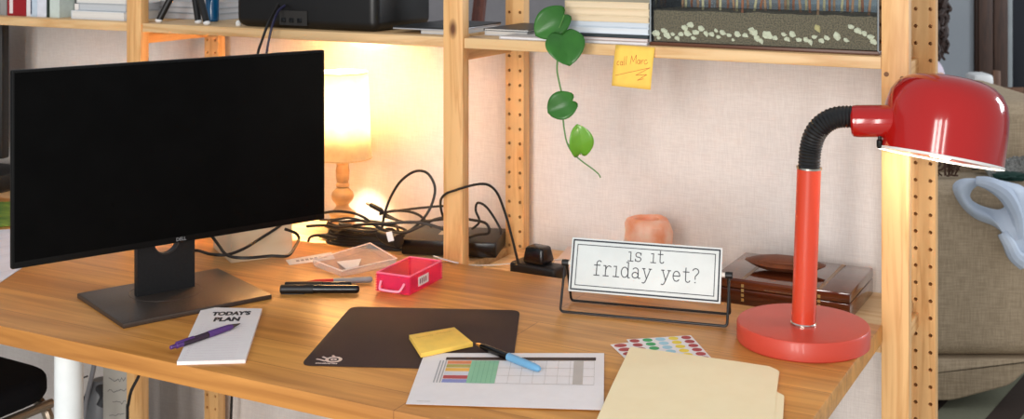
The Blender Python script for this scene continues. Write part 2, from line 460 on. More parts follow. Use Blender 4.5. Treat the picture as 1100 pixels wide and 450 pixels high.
# ================================================================== MAIN MONITOR
# local frame: x along the screen (left to right), -y towards the viewer
MC = (P(118, 357)+P(87, 319)+P(287, 322)+P(252, 298))/4
ang = math.atan2(.913, .408)
mon = thing('monitor', 'wide black flat monitor, switched off, on a square grey stand', 'monitor', (-1.5935, 1.6955, .75), math.radians(66.3))
W2, H0, H1, PX, PY_ = .2935, .105, .433, .004, -.0228
bm = bmesh.new(); box(bm, PX-W2, PX+W2, PY_, PY_+.012, H0, H1); bevel(bm, .002)
obj('bezel', bm, mat('black_bezel', (9, 9, 9), .5, spec=.2, c2=(11, 11, 11)), mon, world=False)
bm = bx(PX-W2+.004, PX+W2-.004, PY_-.0008, PY_-.0001, H0+.0115, H1-.004, 0); obj('screen', bm, m_screen, mon, world=False)
bm = bmesh.new(); box(bm, PX-.19, PX+.19, PY_+.0121, PY_+.040, H0+.05, H1-.045); bevel(bm, .010, 3); obj('rear_housing', bm, m_black, mon, world=False)
bm = text_bm('DELL', .0085, .0003, Matrix.Translation((PX, PY_-.0004, H0+.006)) @ Matrix.Rotation(PI/2, 4, 'X')); obj('logo', bm, mat('grey_logo', (120, 120, 122), .4), mon, world=False)
# neck: flat upright slab with a round cable hole
bm = bmesh.new()
nw, zb, zt, hr, hz = .0545, .009, .36, .0225, .101
outer = []; N = 32
def neck_pt(a):
    c, s = math.cos(a), math.sin(a); m = max(abs(c), abs(s))
    return (c/m*nw, hz+s/m*nw)
fr = []; bk = []
for y in (.036, .050):
    o = [bm.verts.new((neck_pt(2*PI*k/N)[0], y, neck_pt(2*PI*k/N)[1])) for k in range(N)]
    i = [bm.verts.new((hr*math.cos(2*PI*k/N), y, hz+hr*math.sin(2*PI*k/N))) for k in range(N)]
    for k in range(N): bm.faces.new((o[k], o[(k+1) % N], i[(k+1) % N], i[k]))
    fr.append(o); bk.append(i)
for k in range(N):
    bm.faces.new((bk[0][k], bk[0][(k+1) % N], bk[1][(k+1) % N], bk[1][k]))
    bm.faces.new((fr[0][k], fr[0][(k+1) % N], fr[1][(k+1) % N], fr[1][k]))
box(bm, -nw, nw, .036, .050, zb, hz-nw); box(bm, -nw, nw, .036, .050, hz+nw, zt)
bmesh.ops.recalc_face_normals(bm, faces=bm.faces)
bmesh.ops.translate(bm, verts=bm.verts, vec=(-.006, -.0175, 0))
neck = obj('neck', bm, m_black, mon, world=False, angle=25)
bm = lathe([(hr+.0015, -.0075), (hr+.0015, .0075)], 32, Matrix.Translation((-.006, .0255, hz)) @ Matrix.Rotation(PI/2, 4, 'X'), cap=False)
obj('hole_rim', bm, m_graymet, neck, world=False, solid=.001)
plate = obj('base_plate', bx(-.137, .137, -.114, .110, 0, .009, .002), m_graymet, mon, world=False)
bm = bmesh.new(); tube(bm, [(-.006+.064*math.cos(2*PI*k/40), .022+.064*math.sin(2*PI*k/40), .0088) for k in range(40)], .0007, 6, 0, True)
obj('swivel_ring', bm, m_graymet, plate, world=False)

# ================================================================== SECOND MONITOR (far left edge)
m2 = thing('monitor', 'second black monitor cut by the left edge of the photo, behind the wide one', 'monitor', (-2.78, 2.30, .72), .10)
T = wmat(m2)
obj('panel', bx(-.50, .016, -.01, .02, .085, .50, .006, 3), m_black, m2, world=False)
obj('screen', bx(-.488, .006, -.0112, -.0102, .10, .488, 0), m_screen, m2, world=False)
obj('neck', bx(-.30, -.18, .005, .03, .012, .11, .002), m_black, m2, world=False)
obj('foot', bx(-.36, .028, -.07, .12, 0.0005, .045, .006, 3), m_black, m2, world=False)

# ================================================================== TABLE LAMP
LX, LY = -1.699, 2.359
TLM = Matrix.Translation((LX, LY, ZL)) @ Matrix.Diagonal((1.03, 1.03, .925, 1))
tl = thing('table_lamp', 'lit table lamp with turned wooden foot and cream cloth shade beside the monitor', 'lamp', (LX, LY, ZL))
m_turned = mat('turned_wood', (222, 182, 128), .4, c2=(196, 148, 94), nscale=7, stretch=(1, 1, 5), coat=.15)
obj('foot', lathe([(.030, 0), (.032, .004), (.032, .012), (.0275, .018), (.0275, .036), (.030, .041), (.030, .046), (.022, .052), (.015, .060),
                  (.0145, .066), (.017, .070), (.0235, .079), (.0255, .088), (.0235, .097), (.016, .105), (.0125, .109), (.015, .112), (.015, .117),
                  (.0125, .121), (.0145, .130), (.0155, .150), (.0135, .166), (.015, .169), (.015, .176), (.010, .182)], 36, TLM), m_turned, tl)
so = obj('socket', lathe([(.010, .18), (.013, .186), (.013, .222), (.016, .226), (.016, .230)], 24, TLM), m_white, tl)
obj('bulb', lathe([(.011, .230), (.013, .238), (.022, .256), (.026, .272), (.022, .288), (.010, .297), (.0001, .299)], 24, TLM), m_bulb, so)
zs0, zs1 = .1816, .3985
obj('lamp_shade', lathe([(.0650, zs0), (.0560, zs1)], 48, TLM, cap=False), shade_cloth('cream_lamp_cloth', (252, 244, 226)), tl, solid=.001)
for r, z in ((.0672, .925*zs0+.0015), (.0579, .925*zs1-.0015)):
    bm = bmesh.new(); tube(bm, [(LX+r*math.cos(2*PI*k/48), LY+r*math.sin(2*PI*k/48), ZL+z) for k in range(48)], .0014, 6, 0, True)
    obj('shade_trim', bm, mat('cream_trim', (228, 204, 160), .7), tl)
for k in range(3):
    bm = bmesh.new(); a = 2*PI*k/3+.4; tube(bm, [(LX+.016*math.cos(a), LY+.016*math.sin(a), ZL+.209), (LX+.065*math.cos(a), LY+.065*math.sin(a), ZL+.205)], .001, 6, 0)
    obj('shade_carrier', bm, m_chrome, tl)
point('table_lamp_light', (LX, LY, ZL+.292), 50, (1.0, .79, .55), .026)

# ================================================================== RED DESK LAMP
BX, BY = -.528, 1.995
rl = thing('desk_lamp', 'red gooseneck desk lamp with round base and dome shade at the right of the desk', 'lamp', (BX, BY, .75))
obj('base', lathe([(.1035, 0), (.1055, .002), (.1055, .027), (.1035, .0305), (.098, .0315), (.0001, .0315)], 72, Matrix.Translation((BX, BY, .75))), m_redbase, rl)
ST0 = Vector((BX+.004, BY-.012, .7815)); ST1 = R(869, 181, 1.99)
dv = (ST1-ST0); Ms = Matrix.Translation(ST0) @ dv.to_track_quat('Z', 'Y').to_matrix().to_4x4(); Ls = dv.length
obj('stem', lathe([(.0190, 0), (.0190, Ls)], 40, Ms), m_redstem, rl)
obj('collar', lathe([(.0205, 0), (.0205, .003), (.0192, .0045)], 40, Ms), m_chrome, rl)
obj('collar', lathe([(.0193, Ls-.0005), (.0205, Ls), (.0205, Ls+.003), (.017, Ls+.004)], 40, Ms), m_chrome, rl)
# ribbed gooseneck
gp = catmull([ST1+Vector((0, 0, -.002)), R(869.5, 172, 1.99), R(871, 158, 1.99), R(876, 143, 1.985), R(886, 132, 1.98), R(900, 126, 1.975), R(921, 125.5, 1.97)], 10)
gl = [0]
for a, b in zip(gp, gp[1:]): gl.append(gl[-1]+(b-a).length)
gL = gl[-1]; nrb = 26; gpts = []
def along(s):
    for i in range(len(gl)-1):
        if gl[i+1] >= s: return gp[i].lerp(gp[i+1], (s-gl[i])/max(gl[i+1]-gl[i], 1e-9))
    return gp[-1]
gpts = [along(gL*i/(nrb*4)) for i in range(nrb*4+1)]
bm = bmesh.new(); tube(bm, gpts, lambda t: .0172+.0008*math.cos(2*PI*nrb*t), 20, 0)
obj('gooseneck', bm, mat('black_rubber_hose', (20, 20, 21), .38), rl)
# shade direction
A = R(914, 130, 1.972); B = R(958, 130, 1.955); ax = (B-A).normalized()
Mx = Matrix.Translation(A) @ ax.to_track_quat('Z', 'Y').to_matrix().to_4x4()
obj('socket_sleeve', lathe([(.0205, 0), (.0245, .003), (.0255, .010), (.0255, .062), (.024, .072)], 32, Mx), m_red, rl)
rimc = R(1010, 170, 1.950)
right = Vector((_c, _s, 0)); fwd = Vector((-_s, _c, 0)); up = Vector((0, 0, 1))
# rim across: right and a little down; mouth tilted towards the viewer
a1 = (right*math.cos(math.radians(11))-up*math.sin(math.radians(11))).normalized()
a3 = (up*math.cos(math.radians(11))+right*math.sin(math.radians(11)))
th = math.radians(8.8)
axis = (a3*math.cos(th)+fwd*math.sin(th)).normalized()      # points to the crown; mouth leans towards the camera
a2 = axis.cross(a1)
Mh = Matrix((( a1.x, a2.x, axis.x, rimc.x), (a1.y, a2.y, axis.y, rimc.y), (a1.z, a2.z, axis.z, rimc.z), (0, 0, 0, 1)))
prof = [(.0945, 0), (.0945, .050), (.0932, .074), (.0888, .095), (.080, .110), (.067, .120), (.050, .1262), (.028, .129), (.0001, .130)]
obj('shade', lathe(prof, 80, Mh), m_red, rl, angle=60)
obj('shade_lining', lathe([(.0942, -.0012), (.0925, -.0012), (.0918, .002), (.0918, .050), (.0905, .073), (.086, .093), (.077, .107), (.064, .117), (.03, .126), (.0001, .127)], 80, Mh, cap=False), m_shadein, rl, angle=60)
obj('shade_rim', lathe([(.0952, -.002), (.0954, .0018), (.0942, .0022)], 80, Mh, cap=False), m_white, rl, solid=.0008)
obj('bulb', lathe([(.0001, .018), (.018, .024), (.029, .040), (.031, .055), (.026, .070), (.014, .085), (.013, .118)], 28, Mh), m_bulbw, rl)
sw = R(945, 151, 1.95)
bm = lathe([(.0035, -.012), (.005, -.009), (.005, 0), (.003, .002), (.003, .012)], 14, Matrix.Translation(sw)); obj('switch', bm, m_blackg, rl)
pl = Mh @ Vector((0, 0, .008)); point('desk_lamp_light', pl, 5.2, (1.0, .90, .76), .02)

# ================================================================== SIGN
sL, sR_ = P(600, 336), P(783, 352.5)
sx = (sR_-sL).to_2d(); slen = sx.length; sang = math.atan2(sx.y, sx.x)
sg = thing('tabletop_sign', 'white tilting sign reading is it friday yet? in a black wire stand', 'sign', ((sL.x+sR_.x)/2, (sL.y+sR_.y)/2, .75), sang)
hw = slen/2-.003; PZ = .079; PYY = .034; dpt = .068
for s in (-1, 1):
    pass
bm = bmesh.new()
wp = [(-hw, PYY, PZ), (-hw, 0, .003), (hw, 0, .003), (hw, PYY, PZ)]
def wire(bm, pts, r=.0022, rad=.006):
    out = [Vector(pts[0])]
    for i in range(1, len(pts)-1):
        p = Vector(pts[i]); a = (Vector(pts[i-1])-p).normalized()*rad; b = (Vector(pts[i+1])-p).normalized()*rad
        for j in range(5):
            t = j/4; out.append((1-t)**2*(p+a)+2*t*(1-t)*p+t*t*(p+b))
    out.append(Vector(pts[-1])); tube(bm, out, r, 10, 0)
wire(bm, wp)
m_wire = mat('black_wire', (22, 20, 20), .4)
obj('front_wire', bm, m_wire, sg, world=False)
bm = bmesh.new(); wire(bm, [(-hw+.003, PYY, PZ), (-hw+.003, dpt, .003), (hw-.003, dpt, .003), (hw-.003, PYY, PZ)])
obj('rear_wire', bm, m_wire, sg, world=False)
for s in (-1, 1):
    obj('knob', lathe([(.0055, -.006), (.0062, 0), (.0055, .006)], 14, Matrix.Translation((s*(hw-.001), PYY, PZ)) @ Matrix.Rotation(PI/2, 4, 'Y')), m_black, sg, world=False)
bm = bmesh.new(); tube(bm, [(-hw+.005, PYY, PZ), (hw-.005, PYY, PZ)], .0042, 12, 0)
obj('pivot_rod', bm, mat('white_rod', (222, 214, 204), .4), sg, world=False)
SW, SH = .264, .092
Mt = Matrix.Translation((-.001, PYY-.006, PZ)) @ Matrix.Rotation(math.radians(90-20), 4, 'X')   # x right, y up the face, z out of it
bm = bx(-SW/2, SW/2, -SH/2, SH/2, -.005, 0, .0012); bm.transform(Mt)
face = obj('sign_plate', bm, mat('white_sign_paint', (214, 219, 217), .45), sg, world=False)
bm = bmesh.new()
for inset, w in ((.0042, .0026), (.0115, .0013)):
    x, y = SW/2-inset, SH/2-inset
    for a, b in (((-x, -y), (x, -y)), ((x, -y), (x, y)), ((x, y), (-x, y)), ((-x, y), (-x, -y))): ribbon(bm, [a, b], w, .0003, Mt)
obj('border_lines', bm, mat('dark_blue_black_print', (34, 38, 48), .6), face, world=False, smooth=False)
def arc(cx, cy, rx, ry, a0, a1, n=10):
    return [(cx+rx*math.cos(math.radians(a0+(a1-a0)*i/n)), cy+ry*math.sin(math.radians(a0+(a1-a0)*i/n))) for i in range(n+1)]
G = {  # typewriter letters, x-height 1
 'i': (.62, [[(.08, .98), (.34, 1), (.34, 0)], [(.04, 0), (.64, 0)]]),
 's': (.80, [arc(.40, .74, .30, .26, 35, 260, 10)+arc(.40, .25, .32, .25, 80, -150, 10), [(.70, .98), (.70, .72)], [(.08, .28), (.08, .02)]]),
 't': (.72, [[(.30, 1.36), (.30, .25)]+arc(.52, .25, .22, .24, 180, 340, 8), [(.04, .98), (.62, .98)]]),
 'f': (.74, [[(.28, 0), (.28, 1.15)]+arc(.52, 1.15, .24, .27, 180, 40, 8), [(.02, .98), (.62, .98)], [(.02, 0), (.58, 0)]]),
 'r': (.84, [[(.06, .98), (.28, .98), (.28, 0)], [(.04, 0), (.60, 0)], [(.28, .58)]+arc(.62, .62, .30, .36, 160, 50, 8)]),
 'd': (.92, [arc(.40, .49, .34, .49, 0, 360, 20), [(.54, 1.46), (.74, 1.46), (.74, 0), (.92, 0)]]),
 'a': (.88, [arc(.38, .72, .28, .27, 150, 0, 8)+[(.66, .10), (.72, .02), (.88, .03)], arc(.36, .29, .30, .27, 0, 360, 16)]),
 'y': (.92, [[(.12, .98), (.46, .02)], [(.80, .98), (.46, .02), (.32, -.30), (.18, -.40), (.04, -.36)], [(.0, .98), (.28, .98)], [(.64, .98), (.92, .98)]]),
 'e': (.84, [[(.08, .52), (.74, .52)]+arc(.41, .50, .33, .48, 0, 320, 18)]),
 '?': (.74, [arc(.36, 1.08, .30, .28, 160, -50, 10)+[(.34, .62), (.33, .34)], [(.30, .04), (.38, .04)]]),
 ' ': (.62, [])}
def typed(bm, s, cx, y, h, w, gap=.16):
    tot = sum(G[c][0]+gap for c in s)-gap; x = cx-tot*h/2
    for c in s:
        for st in G[c][1]: ribbon(bm, [(x+p[0]*h, y+p[1]*h) for p in st], w, .0003, Mt)
        x += (G[c][0]+gap)*h
bm = bmesh.new()
typed(bm, 'is it', .001, .0128, .0150, .0015, .20)
typed(bm, 'friday yet?', .003, -.0155, .0174, .0016, .18)
obj('lettering', bm, mat('dark_grey_print', (66, 66, 72), .7), face, world=False, smooth=False)

# ================================================================== MOUSE PAD
pc = [P(323, 393), P(377, 330.5), P(558.5, 334.5), P(550, 398.5)]
poly = rounded([(p.x, p.y) for p in pc], .018)
mp_ = thing('mouse_pad', 'dark brown rounded mouse pad with a small pale logo in its corner', 'mouse pad', ((pc[0].x+pc[2].x)/2, (pc[0].y+pc[2].y)/2, .75))
obj('pad', prism(poly, .75, .7524, .0006), mat('dark_cloth', (58, 40, 34), .85, nscale=500, c2=(50, 34, 30), bump=.1), mp_)
o0 = P(334.5, 390.5, .7526); ex = (P(372, 391.5, .7526)-o0); ex.normalize(); ey = Vector((-ex.y, ex.x, 0))
ML = Matrix(((ex.x, ey.x, 0, o0.x), (ex.y, ey.y, 0, o0.y), (0, 0, 1, .75255), (0, 0, 0, 1)))
bm = bmesh.new()
ribbon(bm, arc(.030, .0205, .0105, .0110, 0, 360, 28), .0052, 0, ML)
ribbon(bm, arc(.030, .0205, .0035, .0037, 0, 360, 18), .0030, .0001, ML)
ribbon(bm, [(.004, .0205), (.010, .018), (.018, .013)], .0042, .0001, ML)
ribbon(bm, [(.011, .031), (.015, .027), (.021, .024)], .0042, .0001, ML)
ribbon(bm, [(.026, .036), (.029, .032)], .0040, .0001, ML); ribbon(bm, arc(.0255, .0375, .0012, .0012, 0, 360, 8), .002, .0001, ML)
merge(bm, text_bm('steelseries', .0080, .0003, ML @ Matrix.Translation((.0225, .0035, 0))))
obj('logo', bm, mat('pale_print', (222, 200, 188), .7), mp_, smooth=False)

# ================================================================== PRINTED SCHEDULE SHEET
sc_ = [P(436, 433.5, .7535), P(456, 379, .7535), P(649, 379, .7535), P(648.5, 440, .7535)]
m_print = [m_paper] + [mat('print_tone', c, .8) for c in ((228, 138, 92), (180, 168, 90), (240, 184, 84), (196, 84, 84), (146, 152, 204), (142, 196, 160),
            (70, 52, 46), (196, 186, 178), (180, 176, 176), (214, 214, 222), (96, 160, 126))]
def bil(c, u, v, z):
    a = c[0].lerp(c[3], u); b = c[1].lerp(c[2], u); p = a.lerp(b, v); return Vector((p.x, p.y, z))
def cell(bm, c, u0, u1, v0, v1, mi, z):
    vs = [bm.verts.new(bil(c, u, v, z)) for u, v in ((u0, v0), (u1, v0), (u1, v1), (u0, v1))]
    bm.faces.new(vs).material_index = mi
bm = prism([(p.x, p.y) for p in sc_], .7528, .7532)
# sheet: rows of coloured cells, green block, thin grid, dark header line
v0, v1 = .40, .84
cell(bm, sc_, .13, .955, v1+.01, v1+.07, 7, .7534)
for i, mi in enumerate((1, 2, 3, 10, 4, 5)):
    h = (v1-v0)/6; cell(bm, sc_, .145, .275, v1-(i+1)*h+.004, v1-i*h-.004, mi, .7534)
cell(bm, sc_, .275, .425, v0, v1, 6, .7534)
for i in range(1, 6): cell(bm, sc_, .275+i*.025, .2766+i*.025, v0, v1, 11, .75352)
for i in range(3): cell(bm, sc_, .10+i*.016, .108+i*.016, v0, v1, 9, .7534)
for i in range(9): cell(bm, sc_, .425+i*.0652, .4268+i*.0652, v0, v1, 8, .7534)
for i in range(4): cell(bm, sc_, .425, .948, v0+i*(v1-v0)/3, v0+i*(v1-v0)/3+.006, 8, .75345)
cell(bm, sc_, .835, .888, v0, v1, 8, .75352)
cell(bm, sc_, .05, .12, .05, .058, 8, .7534)
solo('printed_sheet', bm, m_print, 'printed schedule sheet with coloured cells overlapping the mouse pad', 'paper', smooth=False)

# ================================================================== YELLOW STICKY BLOCK on the pad
yc = [P(452, 384, .7545), P(439.5, 364, .7545), P(488, 355.5, .7545), P(508, 372, .7545)]
bm = prism([(p.x, p.y) for p in yc], .7540, .7610, .0004)
yb = thing('sticky_note_block', 'thick yellow sticky note block with faint handwriting on the mouse pad', 'sticky notes', ((yc[0].x+yc[2].x)/2, (yc[0].y+yc[2].y)/2, .7526))
m_yel = mat('yellow_note_paper', (250, 204, 92), .8, nscale=40)
obj('pad', bm, m_yel, yb)
bm = bmesh.new(); rr = random.Random(3)
yt = [v+Vector((0, 0, .0068)) for v in yc]
p0 = bil(yt, .1, .8, .7612); 
for seg in ((.10, .45, .78), (.52, .85, .80)):
    pts = []
    for k in range(26):
        u = seg[0]+(seg[1]-seg[0])*k/25; q = bil(yt, u, seg[2]+.035*math.sin(k*2.3)+rr.uniform(-.015, .015), .7612); pts.append((q.x, q.y))
    ribbon(bm, pts, .0007, .7612)
obj('handwriting', bm, mat('faint_brown_ink', (186, 140, 60), .8), yb, smooth=False)

# ================================================================== STICKER SHEETS
m_dots = [m_paper] + [mat('sticker', c, .5) for c in ((172, 56, 56), (48, 166, 90), (160, 205, 220), (246, 216, 60), (176, 52, 56))]
def sticker_sheet(c, z, lb, rows, cols):
    bm = prism([(p.x, p.y) for p in c], z-.0003, z)
    for j in range(rows):
        for i in range(len(cols)):
            u, v = (i+.5)/len(cols), 1-(j+.5)/rows
            ce = bil(c, u, v, z+.0002); eu = (bil(c, u+.01, v, z)-bil(c, u, v, z))/.01; ev = (bil(c, u, v+.01, z)-bil(c, u, v, z))/.01
            vs = [bm.verts.new(ce+eu*math.cos(a)*.38/len(cols)+ev*math.sin(a)*.42/rows) for a in [2*PI*k/16 for k in range(16)]]
            bm.faces.new(vs).material_index = cols[i]
    return solo('sticker_sheet', bm, m_dots, lb, 'stickers', 'sheets of round stickers', smooth=False)
s1 = [P(684, 405, .7508), P(656, 369, .7508), P(742, 362, .7508), P(775, 400, .7508)]
sticker_sheet([P(700, 412, .7508), P(655.5, 370, .7508), P(690, 366, .7508), P(740, 408, .7508)], .7508, 'lower sheet of dot stickers poking out left under the manila folder', 9, [1, 2])
sticker_sheet([P(710, 412, .7516), P(673, 364.5, .7516), P(742, 360, .7516), P(784, 406, .7516)], .7516, 'upper white sheet of red, green, blue and yellow dot stickers behind the folder', 10, [1, 2, 3, 4, 5])

# ================================================================== MANILA FOLDERS
m_man = mat('manila_card', (250, 232, 190), .6, nscale=30, c2=(248, 229, 186))
def folder(pts, z, lb, th):
    bm = bmesh.new(); pl_ = rounded([(p.x, p.y) for p in pts], .004, 3)
    merge(bm, prism(pl_, z, z+th)); merge(bm, prism([(x*1+.0006, y) for x, y in pl_], z+th+.0004, z+2*th+.0004))
    return solo('manila_folder', bm, m_man, lb, 'folder', 'manila folders')
bz = .7560
folder([P(640, 452, bz), P(660, 410, bz), P(676, 373, bz), P(820, 392, bz), P(837, 398, bz), P(834, 420, bz), P(842, 424, bz), P(840.5, 452, bz), P(838, 470, bz), P(632, 470, bz)], .7540,
       'lower cream manila folder, its tab showing at the right edge', .0004)
folder([P(640, 452, bz), P(658, 412, bz), P(677, 372.5, bz), P(790, 388, bz), P(826, 393.5, bz), P(836, 398, bz), P(832, 440, bz), P(829, 470, bz), P(633, 470, bz)], .7552,
       'upper cream manila folder with a bright lamp reflection, front right of desk', .0004)

# ================================================================== TODAY'S PLAN NOTEPAD AND PURPLE PEN
nc = [P(190, 388, .756), P(217, 329.5, .756), P(281.5, 331, .756), P(263.5, 386, .756)]
npd = thing('notepad', "white notepad headed TODAY'S PLAN lying before the monitor stand", 'notepad', ((nc[0].x+nc[2].x)/2, (nc[0].y+nc[2].y)/2, .75))
obj('paper_block', prism([(p.x, p.y) for p in nc], .75, .7555), m_paper, npd, smooth=False)
ou = (nc[3]-nc[0]); ou.z = 0; wN = ou.length; ou.normalize(); ov = Vector((-ou.y, ou.x, 0)); hN = (nc[1]-nc[0]).length
top = (nc[1]+nc[2])/2
def npM(u, v): return Matrix(((ou.x, ov.x, 0, top.x+ou.x*u+ov.x*v), (ou.y, ov.y, 0, top.y+ou.y*u+ov.y*v), (0, 0, 1, .7557), (0, 0, 0, 1)))
bm = text_bm("TODAY'S", .027, .0017, npM(.004, -.034), .58); merge(bm, text_bm('PLAN', .029, .0017, npM(.001, -.066), .62))
obj('heading', bm, mat('black_print', (40, 34, 40), .7), npd, smooth=False)
bm = bmesh.new()
for i in range(15):
    v = -.094-i*.0118
    ribbon(bm, [(-.030, v), (.040, v)], .0005, 0, npM(0, 0)); ribbon(bm, arc(-.036, v+.004, .0022, .0022, 0, 360, 8), .0004, 0, npM(0, 0))
obj('ruled_lines', bm, mat('faint_pink_print', (214, 190, 202), .8), npd, smooth=False)
def pen_frame(p0, p1):
    d = p1-p0; return Matrix.Translation(p0) @ d.to_track_quat('Z', 'Y').to_matrix().to_4x4(), d.length
a, b = P(183, 373.5, .7605), P(258, 347.5, .7605)
Mp, L = pen_frame(a, b); k = L/.142
pp = thing('pen', 'purple click pen with clear middle lying across the notepad', 'pen', a)
m_pur = mat('purple_plastic', (84, 48, 118), .3)
obj('clicker', lathe([(.0022, 0), (.0032, .001), (.0032, .010), (.0048, .012), (.0050, .024)], 18, Mp), m_pur, pp)
obj('barrel', lathe([(.0050, .0242), (.0051, .050), (.0051, .076)], 18, Mp), glassy('smoky_clear_plastic', (60, 44, 62), .15, .7, (150, 130, 150)), pp)
bm = bmesh.new(); tube(bm, [Mp @ Vector((0, 0, .026)), Mp @ Vector((0, 0, .075))], .0028, 10, 0); obj('refill', bm, m_white, pp)
obj('grip', lathe([(.0052, .0762), (.0056, .08), (.0054, .100), (.0050, .122), (.0038, .128)], 18, Mp), m_pur, pp)
obj('tip', lathe([(.0038, .1282), (.0012, L-.003), (.0005, L)], 14, Mp), m_graymet, pp)
Mc = Mp @ Matrix.Rotation(.4, 4, 'Z'); bm = bx(-.0022, .0022, .0050, .0066, .010, .046, .0005); bm.transform(Mc); obj('clip', bm, m_pur, pp)

# ================================================================== BLUE PEN ON THE SHEET
a, b = P(580, 396.5, .7585), P(512, 369.5, .7585)
Mp, L = pen_frame(a, b)
bp_ = thing('pen', 'light blue capped pen with black end lying on the schedule sheet', 'pen', a)
m_lbl = mat('light_blue_plastic', (112, 168, 206), .3)
obj('cap', lathe([(.0025, 0), (.0045, .003), (.0056, .012), (.0060, .050), (.0060, .072)], 18, Mp), m_lbl, bp_)
obj('barrel', lathe([(.0058, .0722), (.0056, .09), (.0052, L-.022), (.004, L-.012)], 18, Mp), m_blackg, bp_)
obj('end_tip', lathe([(.004, L-.0118), (.0018, L)], 14, Mp), mat('gold_tip', (196, 150, 90), .3, metal=.8), bp_)
bm = bx(-.0015, .0015, .0060, .0078, .018, .072, .0005); bm.transform(Mp @ Matrix.Rotation(2.2, 4, 'Z')); obj('clip', bm, m_lbl, bp_)

# ================================================================== MARKERS BEHIND THE NOTEPAD
def marker(p0, p1, r, lb, name, mcap, mbody, split, group=None, tip=False):
    Mm, L = pen_frame(p0, p1); t = thing(name, lb, 'marker', p0, 0, group)
    if tip:
        obj('cap', lathe([(r*.12, 0), (r*.35, .012), (r*.9, .030), (r*.95, L*split)], 20, Mm), mcap, t)
    else: obj('cap', lathe([(r*.8, 0), (r, .002), (r, L*split)], 20, Mm), mcap, t)
    obj('barrel', lathe([(r*.93, L*split+.0002), (r*.93, L-.008), (r*.88, L-.003), (r*.5, L)], 20, Mm), mbody, t)
    return t, Mm, L
tA, MA, LA = marker(P(301, 310.5, .7585), P(386, 310.5, .7585), .0080, 'thick black marker, front one of the two dark pens by the monitor stand', 'marker_pen', m_black, m_blackg, .42)
bm = bx(-.0015, .0015, .008, .0098, .002, .045, .0005); bm.transform(MA @ Matrix.Rotation(2.9, 4, 'Z')); obj('clip', bm, m_black, tA)
bm = bmesh.new()
for z0_, z1_ in ((.010, .030), (.033, .038)):
    v = [MA @ Matrix.Rotation(a_, 4, 'Z') @ Vector((0, .00815, z)) for a_, z in ((2.45, z0_), (2.45, z1_), (2.05, z1_), (2.05, z0_))]
    bm.faces.new([bm.verts.new(q) for q in v])
tB, MB_, LB = marker(P(306, 306, .7575), P(378, 305.5, .7575), .0058, 'slim black pen tucked right behind the thick black marker', 'marker_pen', m_black, m_blackg, .55)
tC, MC_, LC = marker(P(322, 304, .757), P(400, 300, .757), .0062, 'felt pen with long red pointed cap and grey barrel', 'felt_pen', mat('red_cap', (196, 34, 24), .35), mat('grey_barrel', (150, 146, 146), .4), .46, tip=True)
bm = text_bm('fine', .006, .0002, sx=1.6); 
bm.transform(MC_ @ Matrix.Translation((0, 0, LC*.72)) @ Matrix.Rotation(-1.0, 4, 'Z') @ Matrix.Translation((0, -.0060, 0)) @ Matrix.Rotation(PI/2, 4, 'X') @ Matrix.Rotation(-PI/2, 4, 'Z')); bm.free()

# ================================================================== PINK TRAY
tc = [P(405, 313.5), P(440, 318.5), P(470, 300), P(439, 293)]    # front left, front right, back right, back left (footprint)
fl, frr, br_ = tc[0], tc[1], tc[2]
ux = (frr-fl); lw = ux.length; ux.normalize(); uy = Vector((-ux.y, ux.x, 0)); dw = abs((br_-frr).dot(uy))
pt = thing('pink_tray', 'small see-through pink plastic tray with a pale handle and paper label', 'tray', ((fl.x+br_.x)/2, (fl.y+br_.y)/2, .75))
MT = Matrix(((ux.x, uy.x, 0, fl.x), (ux.y, uy.y, 0, fl.y), (0, 0, 1, .75), (0, 0, 0, 1)))
bm = bmesh.new(); hT = .036; w = .0022
box(bm, 0, lw, 0, dw, .002, .0045); box(bm, 0, lw, 0, w, .0045, hT); box(bm, 0, lw, dw-w, dw, .0045, hT); box(bm, 0, w, w, dw-w, .0045, hT); box(bm, lw-w, lw, w, dw-w, .0045, hT)
for x, y in ((0, 0), (lw, 0), (lw, dw), (0, dw)):
    for z in range(7): box(bm, x-.002, x+.002, y-.002, y+.002, .003+z*.0046, .0055+z*.0046)
bm.transform(MT); obj('tray_body', bm, m_pink, pt, smooth=False)
bm = bmesh.new()
for p, q in (((0, 0), (lw, 0)), ((lw, 0), (lw, dw)), ((lw, dw), (0, dw)), ((0, dw), (0, 0))):
    tube(bm, [(p[0], p[1], hT), (q[0], q[1], hT)], .0017, 8, 0)
bm.transform(MT); obj('rim', bm, m_pinkl, pt)
bm = bmesh.new(); tube(bm, [(.010, -.002, .022), (.012, -.010, .014), (.018, -.014, .010), (lw-.018, -.014, .010), (lw-.012, -.010, .014), (lw-.010, -.002, .022)], .0022, 8, 4)
bm.transform(MT); obj('handle', bm, mat('pale_pink_handle', (255, 170, 190), .35), pt)
bm = bmesh.new(); box(bm, lw+.0003, lw+.0008, dw*.26, dw*.58, .010, .027)
for i in range(4):
    box(bm, lw+.0008, lw+.0010, dw*(.30+.06*i), dw*(.33+.06*i), .014, .023, 1)
bm.transform(MT); obj('label', bm, [m_paper, mat('grey_label_print', (120, 80, 90), .7)], pt, smooth=False)

